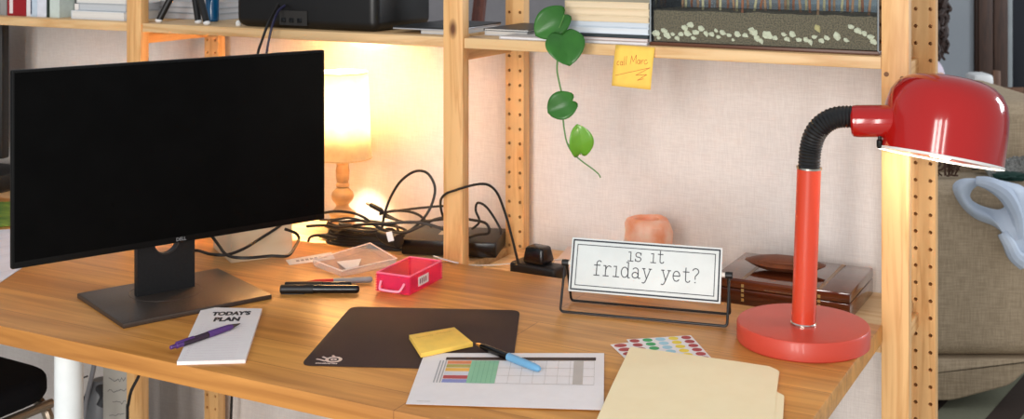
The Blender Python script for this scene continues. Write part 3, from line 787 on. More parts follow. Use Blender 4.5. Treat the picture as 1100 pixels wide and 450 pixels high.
# ================================================================== CLEAR PLASTIC LID BOX
cc_ = [P(338, 286.5), P(368, 298), P(424, 285), P(397, 269)]
cbm = bmesh.new()
def tray(bm, c, z0, z1, w=.0016, flare=.0):
    ce = sum(c, Vector())/4
    lo = [Vector((p.x, p.y, z0)) for p in c]; hi = [Vector((p.x, p.y, z1))+(p-ce)*flare for p in c]
    for L_ in ([lo[i] for i in range(4)],): bm.faces.new([bm.verts.new(p) for p in L_])
    for i in range(4):
        q = [lo[i], lo[(i+1) % 4], hi[(i+1) % 4], hi[i]]; bm.faces.new([bm.verts.new(p) for p in q])
tray(cbm, cc_, .751, .764, flare=.05)
cb = thing('clear_plastic_box', 'open clear plastic box lid lying beside the pink tray', 'plastic box', ((cc_[0].x+cc_[2].x)/2, (cc_[0].y+cc_[2].y)/2, .75))
obj('lid_shell', cbm, m_clear, cb, smooth=False, solid=.0014)
bm = bmesh.new(); ce = sum(cc_, Vector())/4
hi = [Vector((p.x, p.y, .764))+(p-ce)*.05 for p in cc_]
for i in range(4): tube(bm, [hi[i], hi[(i+1) % 4]], .0013, 6, 0)
obj('rim', bm, mat('frosted_rim', (244, 222, 208), .35), cb)
cd = [P(349, 281), P(371, 292.5), P(414, 282), P(392, 270)]
bm = prism([(p.x, p.y) for p in [P(362, 280, .757), P(372, 287.5, .757), P(385, 284.5, .757), P(388, 277, .757)]], .7535, .7555); obj('card_insert', bm, m_paper, cb, smooth=False)

# printed label strip between wooden block and lid
st_ = [P(311, 284, .7515), P(307, 279, .7515), P(356, 270.5, .7515), P(360, 277.5, .7515)]
bm = prism([(p.x, p.y) for p in st_], .7503, .7512)
for i in range(7): cell(bm, st_, .18+i*.1, .25+i*.1, .3, .62, 1, .75135)
solo('label_strip', bm, [m_paper, mat('grey_marks', (170, 160, 158), .8)], 'narrow pale printed strip lying beside the wooden block', 'paper strip', smooth=False)

# pale wooden block behind the monitor
wA, wB, wC = P(248, 283), P(314, 274), P(229, 266)
u1 = wB-wA; u2 = wC-wA
poly = [wA, wB, wB+u2, wA+u2]
solo('wooden_block', prism([(p.x, p.y) for p in poly], .75, .835, .0012), mat('pale_block_wood', (232, 214, 184), .6, c2=(222, 200, 166), nscale=6, stretch=(1, 1, 6)),
     'pale wooden block standing behind the right half of the monitor', 'block')

# ================================================================== BLACK SET-TOP BOX AND ADAPTERS
sa, sb = P(431, 272.5, ZL+.004), P(533, 277, ZL+.004); u = (sb-sa); lw2 = u.length; angb = math.atan2(u.y, u.x)
stb = thing('router_box', 'flat black box with glossy front behind the shelf post', 'router', (sa.x, sa.y, ZL), angb)
obj('housing', bx(0, lw2, 0, .13, .003, .036, .003, 2), m_black, stb, world=False)
obj('front_panel', bx(.002, lw2-.002, -.0012, .002, .005, .034, .0008), m_blackg, stb, world=False)
for x in (.018, lw2-.018):
    for y in (.02, .11): obj('foot', lathe([(.007, 0), (.007, .004)], 14, Matrix.Translation((x, y, 0))), m_cable, stb, world=False)
obj('rear_label', bx(.07, .13, .05, .09, .036, .0365, 0), mat('pale_label', (206, 190, 170), .6), stb, world=False)
ad = thing('power_strip', 'black power strip with an adapter plugged in, behind the desk edge', 'power strip', (-1.133, 2.235, ZL), -.12)
obj('strip_body', bx(-.050, .060, -.024, .024, 0, .026, .006, 3), m_black, ad, world=False)
bm = bx(-.020, .030, -.022, .024, .0262, .060, .007, 3); bmesh.ops.scale(bm, verts=[v for v in bm.verts if v.co.z > .045], vec=(.86, .8, 1))
obj('plug_adapter', bm, m_blackg, ad, world=False)

# ================================================================== CABLES
def cable(pts, r, lb, name='black_cable', m=m_cable, group='tangled black cables', k=6, ends=None):
    bm = bmesh.new(); tube(bm, pts, r, 10, k)
    o = solo(name, bm, m, lb, 'cable', group); return o
def q(px, py, Y=2.30, zmin=ZL+.003):
    v = Q(px, py, Y)
    if v.z < zmin: v = P(px, py, zmin)
    return v
cable([q(402, 262, 2.27), q(410, 246, 2.27), q(413, 230, 2.29), q(420, 211, 2.30), q(431, 194, 2.30), q(446, 184, 2.30), q(459, 186, 2.30), q(467, 200, 2.30), q(465, 216, 2.29),
       q(457, 232, 2.28), q(444, 245, 2.27), q(430, 252, 2.26), q(414, 254, 2.25), q(398, 256, 2.27)], .0030, 'black cable standing up in a tall loop left of the knotty post')
cable([q(478, 238, 2.195), q(474, 226, 2.185), q(473.5, 215, 2.15), q(479, 208, 2.125), q(490, 204, 2.122), q(505, 199.5, 2.125), q(518, 197.5, 2.15), q(527, 200, 2.17), q(535, 209, 2.19),
       q(543, 230, 2.20), q(550, 255, 2.21), q(557, 284, 2.22), q(559, 290, 2.222)], .0026, 'black cable arching across the front of the knotty post down to the power strip')
cable([q(507, 246, 2.33), q(515, 238, 2.33), q(511, 226, 2.33), q(513, 218, 2.33), q(521, 221, 2.33), q(529, 231, 2.33), q(537, 245, 2.33), q(538, 252, 2.33)], .0026,
      'thin black cable in a leaning loop right of the knotty post')
cable([q(500, 257, 2.30), q(512, 252, 2.30), q(525, 250, 2.30), q(522, 240, 2.30), q(506, 236, 2.30), q(490, 234, 2.30), q(470, 236, 2.30), q(440, 239, 2.30), q(425, 236, 2.30), q(412, 232, 2.30)], .0030,
      'black cable running behind the knotty post over the flat black box')
cable([q(346, 229, 2.24), q(362, 227, 2.22), q(378, 228.5, 2.22), q(390, 233, 2.22), q(400, 240, 2.23), q(412, 247, 2.24), q(432, 250.5, 2.25), q(452, 243, 2.27), q(466, 236, 2.28), q(480, 233, 2.29)], .0030,
      'black cable bowing from the monitor edge past the lamp foot')
cable([q(408, 229, 2.32), q(425, 226.5, 2.32), q(445, 224, 2.32), q(465, 222, 2.32), q(480, 221, 2.32)], .0026, 'straight thin black cable highest behind the tall loop')
cable([q(408, 230, 2.31), q(422, 226.5, 2.31), q(438, 227, 2.31), q(450, 231, 2.31), q(458, 238, 2.31), q(464, 244, 2.31)], .0030, 'short black cable curving down to the flat black box')
cable([q(330, 243, 2.22), q(348, 242, 2.21), q(366, 244, 2.21), q(390, 241, 2.21), q(414, 240, 2.22), q(440, 238.5, 2.24), q(456, 240, 2.25), q(470, 244, 2.26), q(482, 249, 2.27)], .0032,
      'thick black cable lying along the top of the coiled bundle')
cable([q(344, 236, 2.26), q(358, 236, 2.25), q(374, 234, 2.25), q(392, 238, 2.26), q(410, 245, 2.27)], .0026, 'thin black cable crossing in front of the lamp foot')
cable([q(331, 262, 2.20), q(333, 255, 2.19), q(342, 252.5, 2.18), q(354, 254, 2.19), q(362, 256, 2.2)], .0028, 'short black cable end bending left out of the coil')
# coil
rr = random.Random(5); bm = bmesh.new()
cx_, cy_ = Q(393, 258, 2.272).x, 2.272
e1 = Vector((_c, _s*.25, 0)).normalized(); e2 = Vector((-e1.y, e1.x, 0)); pts = []
for k in range(9*14):
    a = 2*PI*k/14; lp = k//14
    ra = .094-.009*(lp % 4)+rr.uniform(-.004, .004); rb = .026-.004*(lp % 4)+rr.uniform(-.002, .002)
    z = ZL+.026+.0038*(lp % 6)+.005*math.sin(a+lp*1.3)+rr.uniform(-.002, .002)
    pts.append(Vector((cx_+.004*math.sin(lp*2.2), cy_+.004*math.cos(lp*1.9), z))+e1*(ra*math.cos(a))+e2*(rb*math.sin(a)))
coil = thing('coiled_cable', 'thick black cable coiled into a flat bundle in front of the table lamp', 'cable', (cx_, cy_, ZL))
tube(bm, pts, .0029, 8, 3); obj('coil', bm, m_cable, coil)
bm = bmesh.new(); pts2 = []
for k in range(6*14):
    a = 2*PI*k/14; lp = k//14
    pts2.append(Vector((cx_, cy_, 0))+e1*((.100-.010*(lp % 3))*math.cos(a)+.006)+e2*((.029-.003*lp)*math.sin(a)-.002)+Vector((0, 0, ZL+.0045+.0044*lp+.002*math.sin(3*a))))
tube(bm, pts2, .0032, 8, 3); obj('coil', bm, m_cable, coil)
e = Q(348, 254, 2.27)
bm = bmesh.new(); tube(bm, [e+Vector((-.012, 0, 0)), e+Vector((.022, .004, .002))], lambda t: .004+.006*t, 12, 4); obj('strain_relief', bm, m_cable, coil)
# plug with a pale label
p1, p2 = q(413, 255, 2.23), q(428, 259, 2.21)
pg = thing('power_plug', 'black power plug with a white label beside the flat black box', 'plug', (P(420, 262, ZL)))
bm = bmesh.new(); tube(bm, [p1+Vector((-.02, .004, .008)), p1, p2], lambda t: .006+.008*min(1, t*1.5), 14, 3); obj('plug_body', bm, m_black, pg)
lb_ = R(419, 254, 2.545); bm = prism([(-.006, -.010), (.006, -.010), (.006, .010), (-.006, .010)], 0, .0008); bm.transform(Matrix.Translation(lb_) @ Matrix.Rotation(YAW, 4, 'Z') @ Matrix.Rotation(PI/2, 4, 'X') @ Matrix.Rotation(.25, 4, 'Z'))
obj('label', bm, m_white, pg, smooth=False)
# hdmi-like connector
cn = thing('cable_connector', 'small black cable connector with metal tip pointing up left', 'connector', q(402, 222, 2.31))
a_, b_ = q(410, 226, 2.31), q(394, 218, 2.31)
Mk, Lk = pen_frame(a_, b_)
obj('grip', lathe([(.0030, -.004), (.0055, .004), (.0055, Lk*.72), (.0045, Lk*.76)], 14, Mk), m_cable, cn)
bm = bx(-.0045, .0045, -.002, .002, Lk*.76, Lk, .0004); bm.transform(Mk); obj('metal_tip', bm, m_chrome, cn)
bm = bmesh.new(); tube(bm, [a_, q(413, 229, 2.31), q(420, 233, 2.31), q(432, 239, 2.30)], .0028, 8, 4); obj('cord', bm, m_cable, cn)
# cables behind the monitor neck
cable([P(196, 275, .785), P(210, 269, .785), P(226, 273, .784), P(244, 273.5, .783), P(262, 267, .79), P(280, 256, .80), P(300, 243, .815), P(312, 232, .83)], .0030, 'black cable sweeping up behind the monitor across the wooden block')
cable([P(222, 246, .83), P(234, 262, .80), P(244, 274, .785), P(262, 277, .783), P(290, 275, .783), P(309, 274.5, .784), P(317, 265, .785), P(321, 256, .785), P(317, 250, .80), P(306, 246, .81)], .0030,
      'black cable looping low round the corner of the wooden block')
# device cables
cable([Q(300, 2, 2.18), Q(295, 12, 2.16), Q(287, 28, 2.115), Q(281, 45, 2.105), Q(277, 58, 2.10), Q(274, 90, 2.10), Q(273, 140, 2.12)], .0030, 'black cable dropping from the large black device, left of two')
cable([Q(306, 6, 2.17), Q(299, 12, 2.15), Q(293, 26, 2.115), Q(289, 42, 2.105), Q(286.5, 58, 2.10), Q(284, 90, 2.10), Q(283, 140, 2.12)], .0028, 'dark blue cable dropping from the large black device, right of two',
      m=mat('dark_blue_cable', (34, 32, 62), .45))
# white cable along desk edge
cable([P(466, 275, .752), P(478, 279, .7525), P(490, 282, .7515), P(505, 284.5, .735), P(522, 285, .725), P(545, 283.5, .7235), P(572, 281, .7235), P(590, 279.5, .7235), P(606, 279, .7235), P(640, 284, .7235)], .0016,
      'thin white cable running along the rear edge of the desk', name='white_cable', m=m_white, group='white_cable_run')
# white paper on the lower shelf
pw = [P(586, 292, ZL+.001), P(612, 263, ZL+.001), P(720, 270, ZL+.001), P(700, 308, ZL+.001)]
solo('paper_sheet', prism([(p.x, p.y) for p in pw], ZL+.0006, ZL+.0018), mat('pinkish_white_paper', (240, 222, 214), .8), 'pinkish white paper on the shelf, poking out left behind the sign', 'paper', smooth=False)

# ================================================================== SALT CRYSTAL, WOODEN BOX, POUCH
def rock(rx, ry, rz, seed, amp=.12, sub=3, fr=2.2, flat=None):
    bm = bmesh.new(); bmesh.ops.create_icosphere(bm, subdivisions=sub, radius=1)
    off = Vector((seed*3.1, seed*1.7, seed*2.3))
    for v in bm.verts:
        d = 1+amp*noise.noise(v.co*fr+off)*2; v.co = Vector((v.co.x*rx*d, v.co.y*ry*d, v.co.z*rz*d))
        if flat is not None and v.co.z > flat: v.co.z = flat+(v.co.z-flat)*.15
        if v.co.z < -rz*.82: v.co.z = -rz*.82
    return bm
cS = Q(696, 247, 2.34)
bm = bmesh.new()
prof = [(.040, 0), (.0455, .012), (.0475, .05), (.0475, .088), (.045, .104), (.040, .113), (.031, .117), (.024, .113), (.022, .09), (.0001, .088)]
bm = lathe(prof, 40)
for v in bm.verts:
    n_ = noise.noise(v.co*34+Vector((3, 1, 7)))*.0055+noise.noise(v.co*90)*.0015; r_ = math.hypot(v.co.x, v.co.y)
    if r_ > .01: v.co.x *= 1+n_/r_; v.co.y *= 1+n_/r_
    v.co.z += noise.noise(v.co*30)*.002*(1 if v.co.z > .02 else 0)
bm.transform(Matrix.Translation((cS.x, 2.34, ZL+.0005)))
m_salt = mat('salt_crystal', (244, 158, 118), .42, c2=(250, 208, 184), nscale=26, bump=.4)
m_salt.node_tree.nodes['Principled BSDF'].inputs['Subsurface Weight'].default_value = .25
m_salt.node_tree.nodes['Principled BSDF'].inputs['Subsurface Radius'].default_value = (.02, .008, .005)
solo('salt_candle_holder', bm, m_salt, 'peach coloured rough salt crystal holder standing behind the sign', 'candle holder')

BXL, BXR, BY0, BY1, BZ0, BZ1 = -.742, -.508, 2.232, 2.425, ZL, 0
pR = Q(913, 315.5, BY0); BZ1 = pR.z; BXR = pR.x
wbx = thing('wooden_box', 'dark polished wooden box with inlaid corners behind the red lamp', 'box', ((BXL+BXR)/2, BY0+.1, ZL))
m_mah = pine('polished_mahogany', (98, 46, 24), (68, 28, 15), 0, rough=.14, knots=False)
m_mah.node_tree.nodes['Principled BSDF'].inputs['Coat Weight'].default_value = .5
BXL = Q(778, 292, BY0).x-.02
zsplit = ZL+(BZ1-ZL)*.62
bxx = obj('box_body', bx(BXL, BXR, BY0, BY1, ZL, zsplit-.0006, .0015), m_mah, wbx)
ld = obj('box_lid', bx(BXL, BXR, BY0, BY1, zsplit+.0006, BZ1, .002), m_mah, wbx)
m_inl = mat('inlay_wood', (142, 104, 66), .25, c2=(128, 90, 56))
for x in (BXL+.055, BXR-.055):
    bm = bmesh.new(); box(bm, x-.004, x+.004, BY0+.003, BY1-.003, BZ1+.00002, BZ1+.0003)
    obj('inlay', bm, m_inl, ld, smooth=False)
bm = bmesh.new()
for x in (BXL+.055, BXR-.055):
    for i in range(4): box(bm, x-.0025, x+.0025, BY0-.0006, BY0+.0001, ZL+.008+i*(BZ1-ZL-.014)/4, ZL+.0135+i*(BZ1-ZL-.014)/4)
obj('brass_marks', bm, mat('brass_inlay', (214, 184, 120), .3, metal=.6), wbx, smooth=False)
bm = bmesh.new(); box(bm, (BXL+BXR)/2-.03, (BXL+BXR)/2+.03, BY0-.001, BY0+.0001, zsplit+.003, zsplit+.0045)
obj('front_plate', bm, m_chrome, ld, smooth=False)
# leather pouch on the box
ph = Q(845, 283, 2.33)
pouch = thing('leather_pouch', 'brown folded leather pouch lying on the dark wooden box', 'pouch', (ph.x, 2.32, BZ1))
m_lea = mat('brown_leather', (112, 62, 36), .5, c2=(94, 48, 28), nscale=30, bump=.3)
bm = bmesh.new(); nx, ny = 20, 8
def pf(u, v, s):
    x = (u-.5)*.150; hh = .040*(1-abs(2*u-1)**2.6*.75)
    y = (v-.5)*2*hh; z = .015+s*.0145*(1-abs(2*v-1)**2.2)*(1-abs(2*u-1)**3)+.003*(abs(2*u-1)**3)
    return Vector((x, y*.95, z))
g = {s: [[bm.verts.new(pf(i/nx, j/ny, s)) for j in range(ny+1)] for i in range(nx+1)] for s in (-1, 1)}
for s in (-1, 1):
    for i in range(nx):
        for j in range(ny):
            a = (g[s][i][j], g[s][i+1][j], g[s][i+1][j+1], g[s][i][j+1]); bm.faces.new(a if s > 0 else a[::-1])
bmesh.ops.remove_doubles(bm, verts=bm.verts, dist=.0002)
bm.transform(Matrix.Rotation(.12, 4, 'Z')); 
obj('pouch_body', bm, m_lea, pouch, world=False)
bm = bmesh.new()
vs = [(-.074, -.012, .017), (-.030, -.036, .022), (.066, -.030, .021), (.070, .004, .028), (-.028, .010, .0325), (-.076, .008, .0185)]
cen = bm.verts.new((-.008, -.012, .0325)); vv = [bm.verts.new(v) for v in vs]
for i in range(6): bm.faces.new((cen, vv[i], vv[(i+1) % 6]))
bm.transform(Matrix.Rotation(.12, 4, 'Z'))
obj('flap', bm, m_lea, pouch, world=False, solid=.0018, sub=1)

# ================================================================== VINE
TV = None
def V_(px, py, Y=2.118): return Q(px, py, Y)
vine = thing('hanging_vine', 'green heart-leaved vine tip hanging down from the upper shelf', 'plant', V_(600, 60))
m_leaf = mat('vine_leaf', (50, 112, 34), .42, c2=(40, 96, 28), nscale=16, coat=.06)
m_stem = mat('vine_stem', (92, 138, 72), .5)
bm = bmesh.new()
tube(bm, [V_(592, 28, 2.17), V_(598, 34, 2.125), V_(600, 48), V_(599, 62), V_(598.5, 76), V_(601, 90), V_(604, 104), V_(604.5, 122), V_(606, 138), V_(609, 153), V_(615, 164), V_(625, 173), V_(636, 181), V_(643, 187), V_(645, 191)],
     lambda t: .0021-.0009*t, 8, 6)
obj('stem', bm, m_stem, vine)
def leaf(base, tip, w, lb=None, facing=None, fold=.35, m=m_leaf, yb=2.11, yt=2.10, side=0.0):
    b = V_(*base, yb); t = V_(*tip, yt); L = (t-b); ln = L.length; e1 = L.normalized()
    nrm = Vector((_s*.9, -_c*.9, .25)) if facing is None else Vector(facing)
    nrm = (nrm-e1*nrm.dot(e1)).normalized(); e2 = nrm.cross(e1)
    bm = bmesh.new(); nu, nv = 14, 8
    def half(u): return w/2*max(0, 1-u)**.72*(.66+1.55*u)*1.05
    def pt(u, v):
        av = abs(v); lobe = .12*math.sin(PI*min(1, av*1.02))**.8 if av > 0 else 0
        x = u-lobe*(1-u)**2.2; hw_ = half(u)*(1-.10*(1-u)**6*av); y = v*hw_
        z = av*hw_*fold-((x-.45)**2)*ln*.3+.012*ln*math.sin(7*x+3*v)
        return b+e1*(x*ln)+e2*(y+side*ln*x*(1-x))+nrm*z
    G_ = [[bm.verts.new(pt(i/nu, -1+2*j/nv)) for j in range(nv+1)] for i in range(nu+1)]
    for i in range(nu):
        for j in range(nv): bm.faces.new((G_[i][j], G_[i+1][j], G_[i+1][j+1], G_[i][j+1]))
    bmesh.ops.remove_doubles(bm, verts=bm.verts, dist=1e-5)
    return obj('leaf', bm, m, vine, solid=.0005)
leaf((606, 15), (575, 38), .066, fold=.25, yb=2.13, yt=2.10)
leaf((604, 36), (612, 69), .080, fold=.30, yb=2.10, yt=2.07)
leaf((615, 108), (588, 121), .058, fold=.28, yb=2.11, yt=2.09)
leaf((624, 165), (620, 134), .050, fold=.35, yb=2.11, yt=2.10, m=mat('young_leaf', (104, 158, 48), .3, c2=(88, 146, 40), nscale=16, coat=.2), side=-.25)
for a, b in (((598, 34), (606, 16)), ((599, 50), (603, 37)), ((604, 110), (615, 108)), ((609, 153), (624, 166))):
    bm = bmesh.new(); tube(bm, [V_(*a), V_((a[0]+b[0])/2, (a[1]+b[1])/2+2), V_(*b, 2.112)], .0010, 6, 4)
    obj('leaf_stalk', bm, m_stem, vine)

# ================================================================== NOTE STUCK ON THE SHELF EDGE
ns = [Q(657, 92, 2.132), Q(661.5, 48, FY+.0025), Q(703.5, 51, FY+.0025), Q(699, 96.5, 2.132)]
note = thing('sticky_note', 'single yellow sticky note reading call Marc on the shelf edge', 'sticky note', (ns[0]+ns[2])/2)
bm = bmesh.new()
def nt(u, v, o=0):
    a = ns[0].lerp(ns[3], u); b = ns[1].lerp(ns[2], u); p = a.lerp(b, v); return p+Vector((0, -.004*math.sin(PI*v)*.4-o, 0))
gr = [[bm.verts.new(nt(i/6, j/8)) for j in range(9)] for i in range(7)]
for i in range(6):
    for j in range(8): bm.faces.new((gr[i][j], gr[i+1][j], gr[i+1][j+1], gr[i][j+1]))
obj('paper', bm, m_yel, note, solid=.0003)
def hand(strokes, x0, y0, h, bm, w):
    for st in strokes:
        for (a, b) in zip(st, st[1:]):
            A_ = nt(x0+a[0]*h, y0+a[1]*h, .0004); B_ = nt(x0+b[0]*h, y0+b[1]*h, .0004); d_ = (B_-A_); 
            if d_.length < 1e-6: continue
            d_.normalize(); n_ = d_.cross(Vector((0, 1, 0))).normalized()*w/2; A2 = A_-d_*w*.3; B2 = B_+d_*w*.3
            bm.faces.new([bm.verts.new(v) for v in (A2-n_, B2-n_, B2+n_, A2+n_)])
bm = bmesh.new()
call = [arc(.30, .5, .28, .42, 50, 310, 8), arc(1.0, .45, .28, .40, 0, 360, 10), [(1.28, .9), (1.30, .1), (1.42, .05)], [(1.6, 1.9), (1.62, .3), (1.75, .05)], [(2.05, 2.0), (2.05, .3), (2.2, .1)]]
marc = [[(0, 0), (.12, 1.7), (.6, .5), (1.1, 1.9), (1.2, .1)], arc(1.75, .5, .28, .42, 0, 360, 10), [(2.05, .9), (2.1, .05)], [(2.35, .9), (2.4, .1), (2.42, .7), (2.75, .95)], arc(3.25, .50, .30, .42, 40, 305, 10)+[(3.75, .40)]]
hand([[(x, y+x*.10) for x, y in s_] for s_ in call], .09, .50, .112, bm, .0009); hand([[(x, y+x*.06) for x, y in s_] for s_ in marc], .43, .56, .118, bm, .0009)
hand([[(0, 0), (1, .30), (.60, .06), (.92, .10), (.66, -.08), (.84, -.02)]], .08, .26, .86, bm, .0009)
obj('handwriting', bm, mat('red_orange_ink', (196, 84, 40), .7), note, smooth=False)

# ================================================================== UPPER SHELF, LEFT BAY: BOOKS
def upright_book(px0, px1, col, lb, h=.20, d=.15, Y=2.19, spine=None, page=False):
    x0, x1 = Q(px0, 16, Y).x, Q(px1, 16, Y).x-.0004
    t = thing('book', lb, 'book', ((x0+x1)/2, Y+d/2, ZS), 0, 'upright books on the upper left shelf')
    bm = bmesh.new(); w_ = .0016
    box(bm, x0, x1, Y, Y+.002, ZS, ZS+h); box(bm, x0, x0+w_, Y+.002, Y+d, ZS, ZS+h); box(bm, x1-w_, x1, Y+.002, Y+d, ZS, ZS+h)
    obj('cover', bm, mat('book_cover', col, .5, nscale=60), t, smooth=False)
    obj('pages', bx(x0+w_+.0001, x1-w_-.0001, Y+.0022, Y+d-.004, ZS+.003, ZS+h-.003, 0), m_paper, t)
    if spine:
        bm = bmesh.new(); u0, u1, c, = spine; xa = x0+(x1-x0)*u0; xb = x0+(x1-x0)*u1
        box(bm, xa, xb, Y-.0005, Y-.0001, ZS+.006, ZS+h-.01); obj('spine_band', bm, mat('spine_print', c, .5), t, smooth=False)
ub = [(-20, -1, (120, 118, 116), 'grey book at the left end of the row, cut by the photo edge'), (0, 7, (150, 148, 146), 'thin pale grey book left of the red one'),
      (8, 28, (150, 18, 30), 'red book with a white strip down its spine'), (28.5, 33, (224, 222, 226), 'thin white book right of the red one'), (33, 40, (190, 206, 222), 'pale blue book with dark spine edge'),
      (40, 50, (216, 220, 232), 'pale lavender book in the middle of the left row'), (50, 53.5, (36, 50, 44), 'thin dark green book in the left row'), (53.5, 64, (200, 212, 206), 'pale greenish white book beside the dark folder')]
for a, b, c, l in ub:
    upright_book(a, b, c, l, spine=((.12, .30, (232, 220, 220)) if 'red book' in l else ((0.02, .18, (30, 40, 70)) if 'dark spine' in l else None)))
x0, x1 = Q(64.5, 16, 2.20).x, Q(77, 16, 2.20).x
t = thing('box_file', 'dark grey file box with a white label at the end of the upright books', 'file box', ((x0+x1)/2, 2.27, ZS))
obj('file_body', bx(x0+.012, x1+.02, 2.235, 2.40, ZS, ZS+.21, .001), mat('dark_grey_board', (78, 80, 80), .6), t)
obj('label', bx(x0+.014, x1+.012, 2.2338, 2.2348, ZS+.015, ZS+.033, 0), m_paper, t)
def flat_book(xa, xb, y0, y1, z0, z1, col, lb, group, pages=(226, 224, 220), name='book', rz=0):
    t = thing(name, lb, 'book', ((xa+xb)/2, (y0+y1)/2, z0), rz, group)
    W_, D_ = (xb-xa)/2, (y1-y0)/2; h = z1-z0; c = min(.0016, h*.2)
    bm = bmesh.new(); box(bm, -W_, W_, -D_, D_, 0, c); box(bm, -W_, W_, -D_, D_, h-c, h); box(bm, -W_, -W_+.002, -D_, D_, c, h-c)
    obj('cover', bm, mat('book_cover', col, .45, nscale=60), t, smooth=False, world=False)
    obj('pages', bx(-W_+.0021, W_-.002, -D_+.0012, D_-.002, c+.0001, h-c-.0001, 0), mat('page_edges', pages, .8, c2=tuple(v*.93 for v in pages), nscale=5, stretch=(1, 1, 300)), t, world=False)
xL, xR = Q(77, 12, 2.19).x+.004, Q(136, 14, 2.19).x-.003
gL_ = 'books lying flat on the upper left shelf'
flat_book(xL, xR, 2.185, 2.38, ZS, ZS+.020, (214, 220, 226), 'white book lying lowest of the flat pile at upper left', gL_)
flat_book(xL+.020, xR, 2.19, 2.38, ZS+.0202, ZS+.038, (170, 176, 180), 'grey book lying on the white one at upper left', gL_, (196, 200, 204))
flat_book(xL+.012, xR, 2.19, 2.37, ZS+.0382, ZS+.062, (188, 192, 194), 'pale grey book topmost of the flat pile at upper left', gL_)

# ================================================================== UPPER SHELF, MIDDLE BAY
m_foot = mat('white_rubber', (225, 225, 225), .5)
tp = thing('mini_tripod', 'small black tripod with white feet on the shelf above the monitor', 'tripod', (Q(200, 18, 2.2).x, 2.22, ZS))
top_ = Q(204, -42, 2.23)
for px, py, tx, ty in ((171, 16, 198, 2.185), (213, 19.5, 202, 2.20), (222, 22, 206, 2.175)):
    ft = Q(px, py, ty); ft.z = ZS+.006; k_ = top_
    bm = bmesh.new(); tube(bm, [ft, ft.lerp(k_, .5), k_], lambda t_: .0075+.001*t_, 12, 3); lg = obj('leg', bm, m_black, tp)
    bm = bmesh.new(); bmesh.ops.create_uvsphere(bm, u_segments=16, v_segments=10, radius=.0078); bmesh.ops.scale(bm, verts=bm.verts, vec=(1.2, 1, .75)); bm.transform(Matrix.Translation(ft+(ft-k_).normalized()*.002+Vector((0, 0, .0005))))
    obj('rubber_foot', bm, m_foot, lg)
obj('head', lathe([(.012, -.01), (.018, 0), (.018, .03), (.010, .036)], 20, Matrix.Translation(top_)), m_black, tp)
bb = Q(228, 16, 2.27)
bt = thing('bottle', 'shiny blue bottle standing behind the small tripod', 'bottle', (bb.x, 2.27, ZS))
obj('bottle_body', lathe([(.013, 0), (.016, .003), (.016, .11), (.008, .13), (.008, .145)], 28, Matrix.Translation((bb.x, 2.27, ZS))), mat('blue_gloss', (18, 92, 142), .15, coat=.5), bt)
obj('cap', lathe([(.0095, .1452), (.0095, .165)], 20, Matrix.Translation((bb.x, 2.27, ZS))), m_black, bt)
xa, xb = Q(200, 5, 2.33).x, Q(246, 5, 2.33).x
for i in range(3):
    flat_book(xa-.01*i-.07, xb-.012, 2.30+.003*i, 2.43, ZS+i*.0142, ZS+.0138+i*.0142, [(168, 170, 172), (150, 152, 156), (180, 180, 182)][i],
              ['lowest grey magazine of the pile behind the small tripod', 'middle grey magazine of the pile behind the small tripod', 'topmost grey magazine behind the small tripod'][i], 'magazines behind the small tripod', (190, 190, 192), 'magazine')
# large black device
dx0, dx1 = Q(252, 20, 2.175).x, Q(404, 26, 2.175).x
dev = thing('speaker_cabinet', 'large black rounded device with cables in its rear panel above the monitor', 'device', ((dx0+dx1)/2, 2.27, ZS))
bm = bx(dx0, dx1, 2.175, 2.40, ZS+.001, ZS+.19, .020, 5); obj('housing', bm, mat('satin_black', (14, 13, 13), .38), dev)
pc0 = Q(318, 10, 2.174)
obj('connector_panel', bx(pc0.x-.045, pc0.x+.03, 2.1735, 2.1748, ZS+.008, ZS+.04, 0), mat('dark_grey_panel', (42, 40, 38), .5), dev)
for i in range(3): 
    obj('socket', bx(pc0.x-.040+i*.022, pc0.x-.028+i*.022, 2.172, 2.1745, ZS+.014, ZS+.024, .0005), m_blackg, dev)
bm = lathe([(.006, 0), (.007, .006), (.004, .012)], 14, Matrix.Translation((Q(256, 17, 2.18).x-.012, 2.195, ZS)))
obj('rubber_foot', bm, m_white, dev)
# laptop on a white book
gx0, gx1 = Q(425, 20, 2.20).x, Q(521, 20, 2.20).x
lx0, lx1 = Q(456, 24, 2.185).x, -1.2975-.004
flat_book(-1.385, -1.300, 2.20, 2.385, ZS, ZS+.0085, (206, 212, 218), 'slim white book under the closed laptop', 'slim_white_book', name='book')
lp = thing('laptop', 'closed thin black laptop with silver edge beside the large black device', 'laptop', (-1.37, 2.29, ZS+.009))
obj('base_shell', bx(-1.445, -1.300, 2.185, 2.395, ZS+.0088, ZS+.0118, .001), mat('silver_edge', (190, 192, 198), .3, metal=.5), lp)
obj('lid', bx(-1.445, -1.300, 2.186, 2.395, ZS+.0120, ZS+.0150, .001), m_black, lp)
flat_book(-1.249, -1.150, 2.23, 2.40, ZS, ZS+.010, (206, 212, 218), 'slim silver book just right of the knotty post', 'slim_white_book', name='book')
flat_book(-1.249, -1.145, 2.225, 2.40, ZS+.0102, ZS+.0145, (30, 30, 32), 'thin black folder lying on the silver book right of the knotty post', 'slim_white_book', name='notebook')

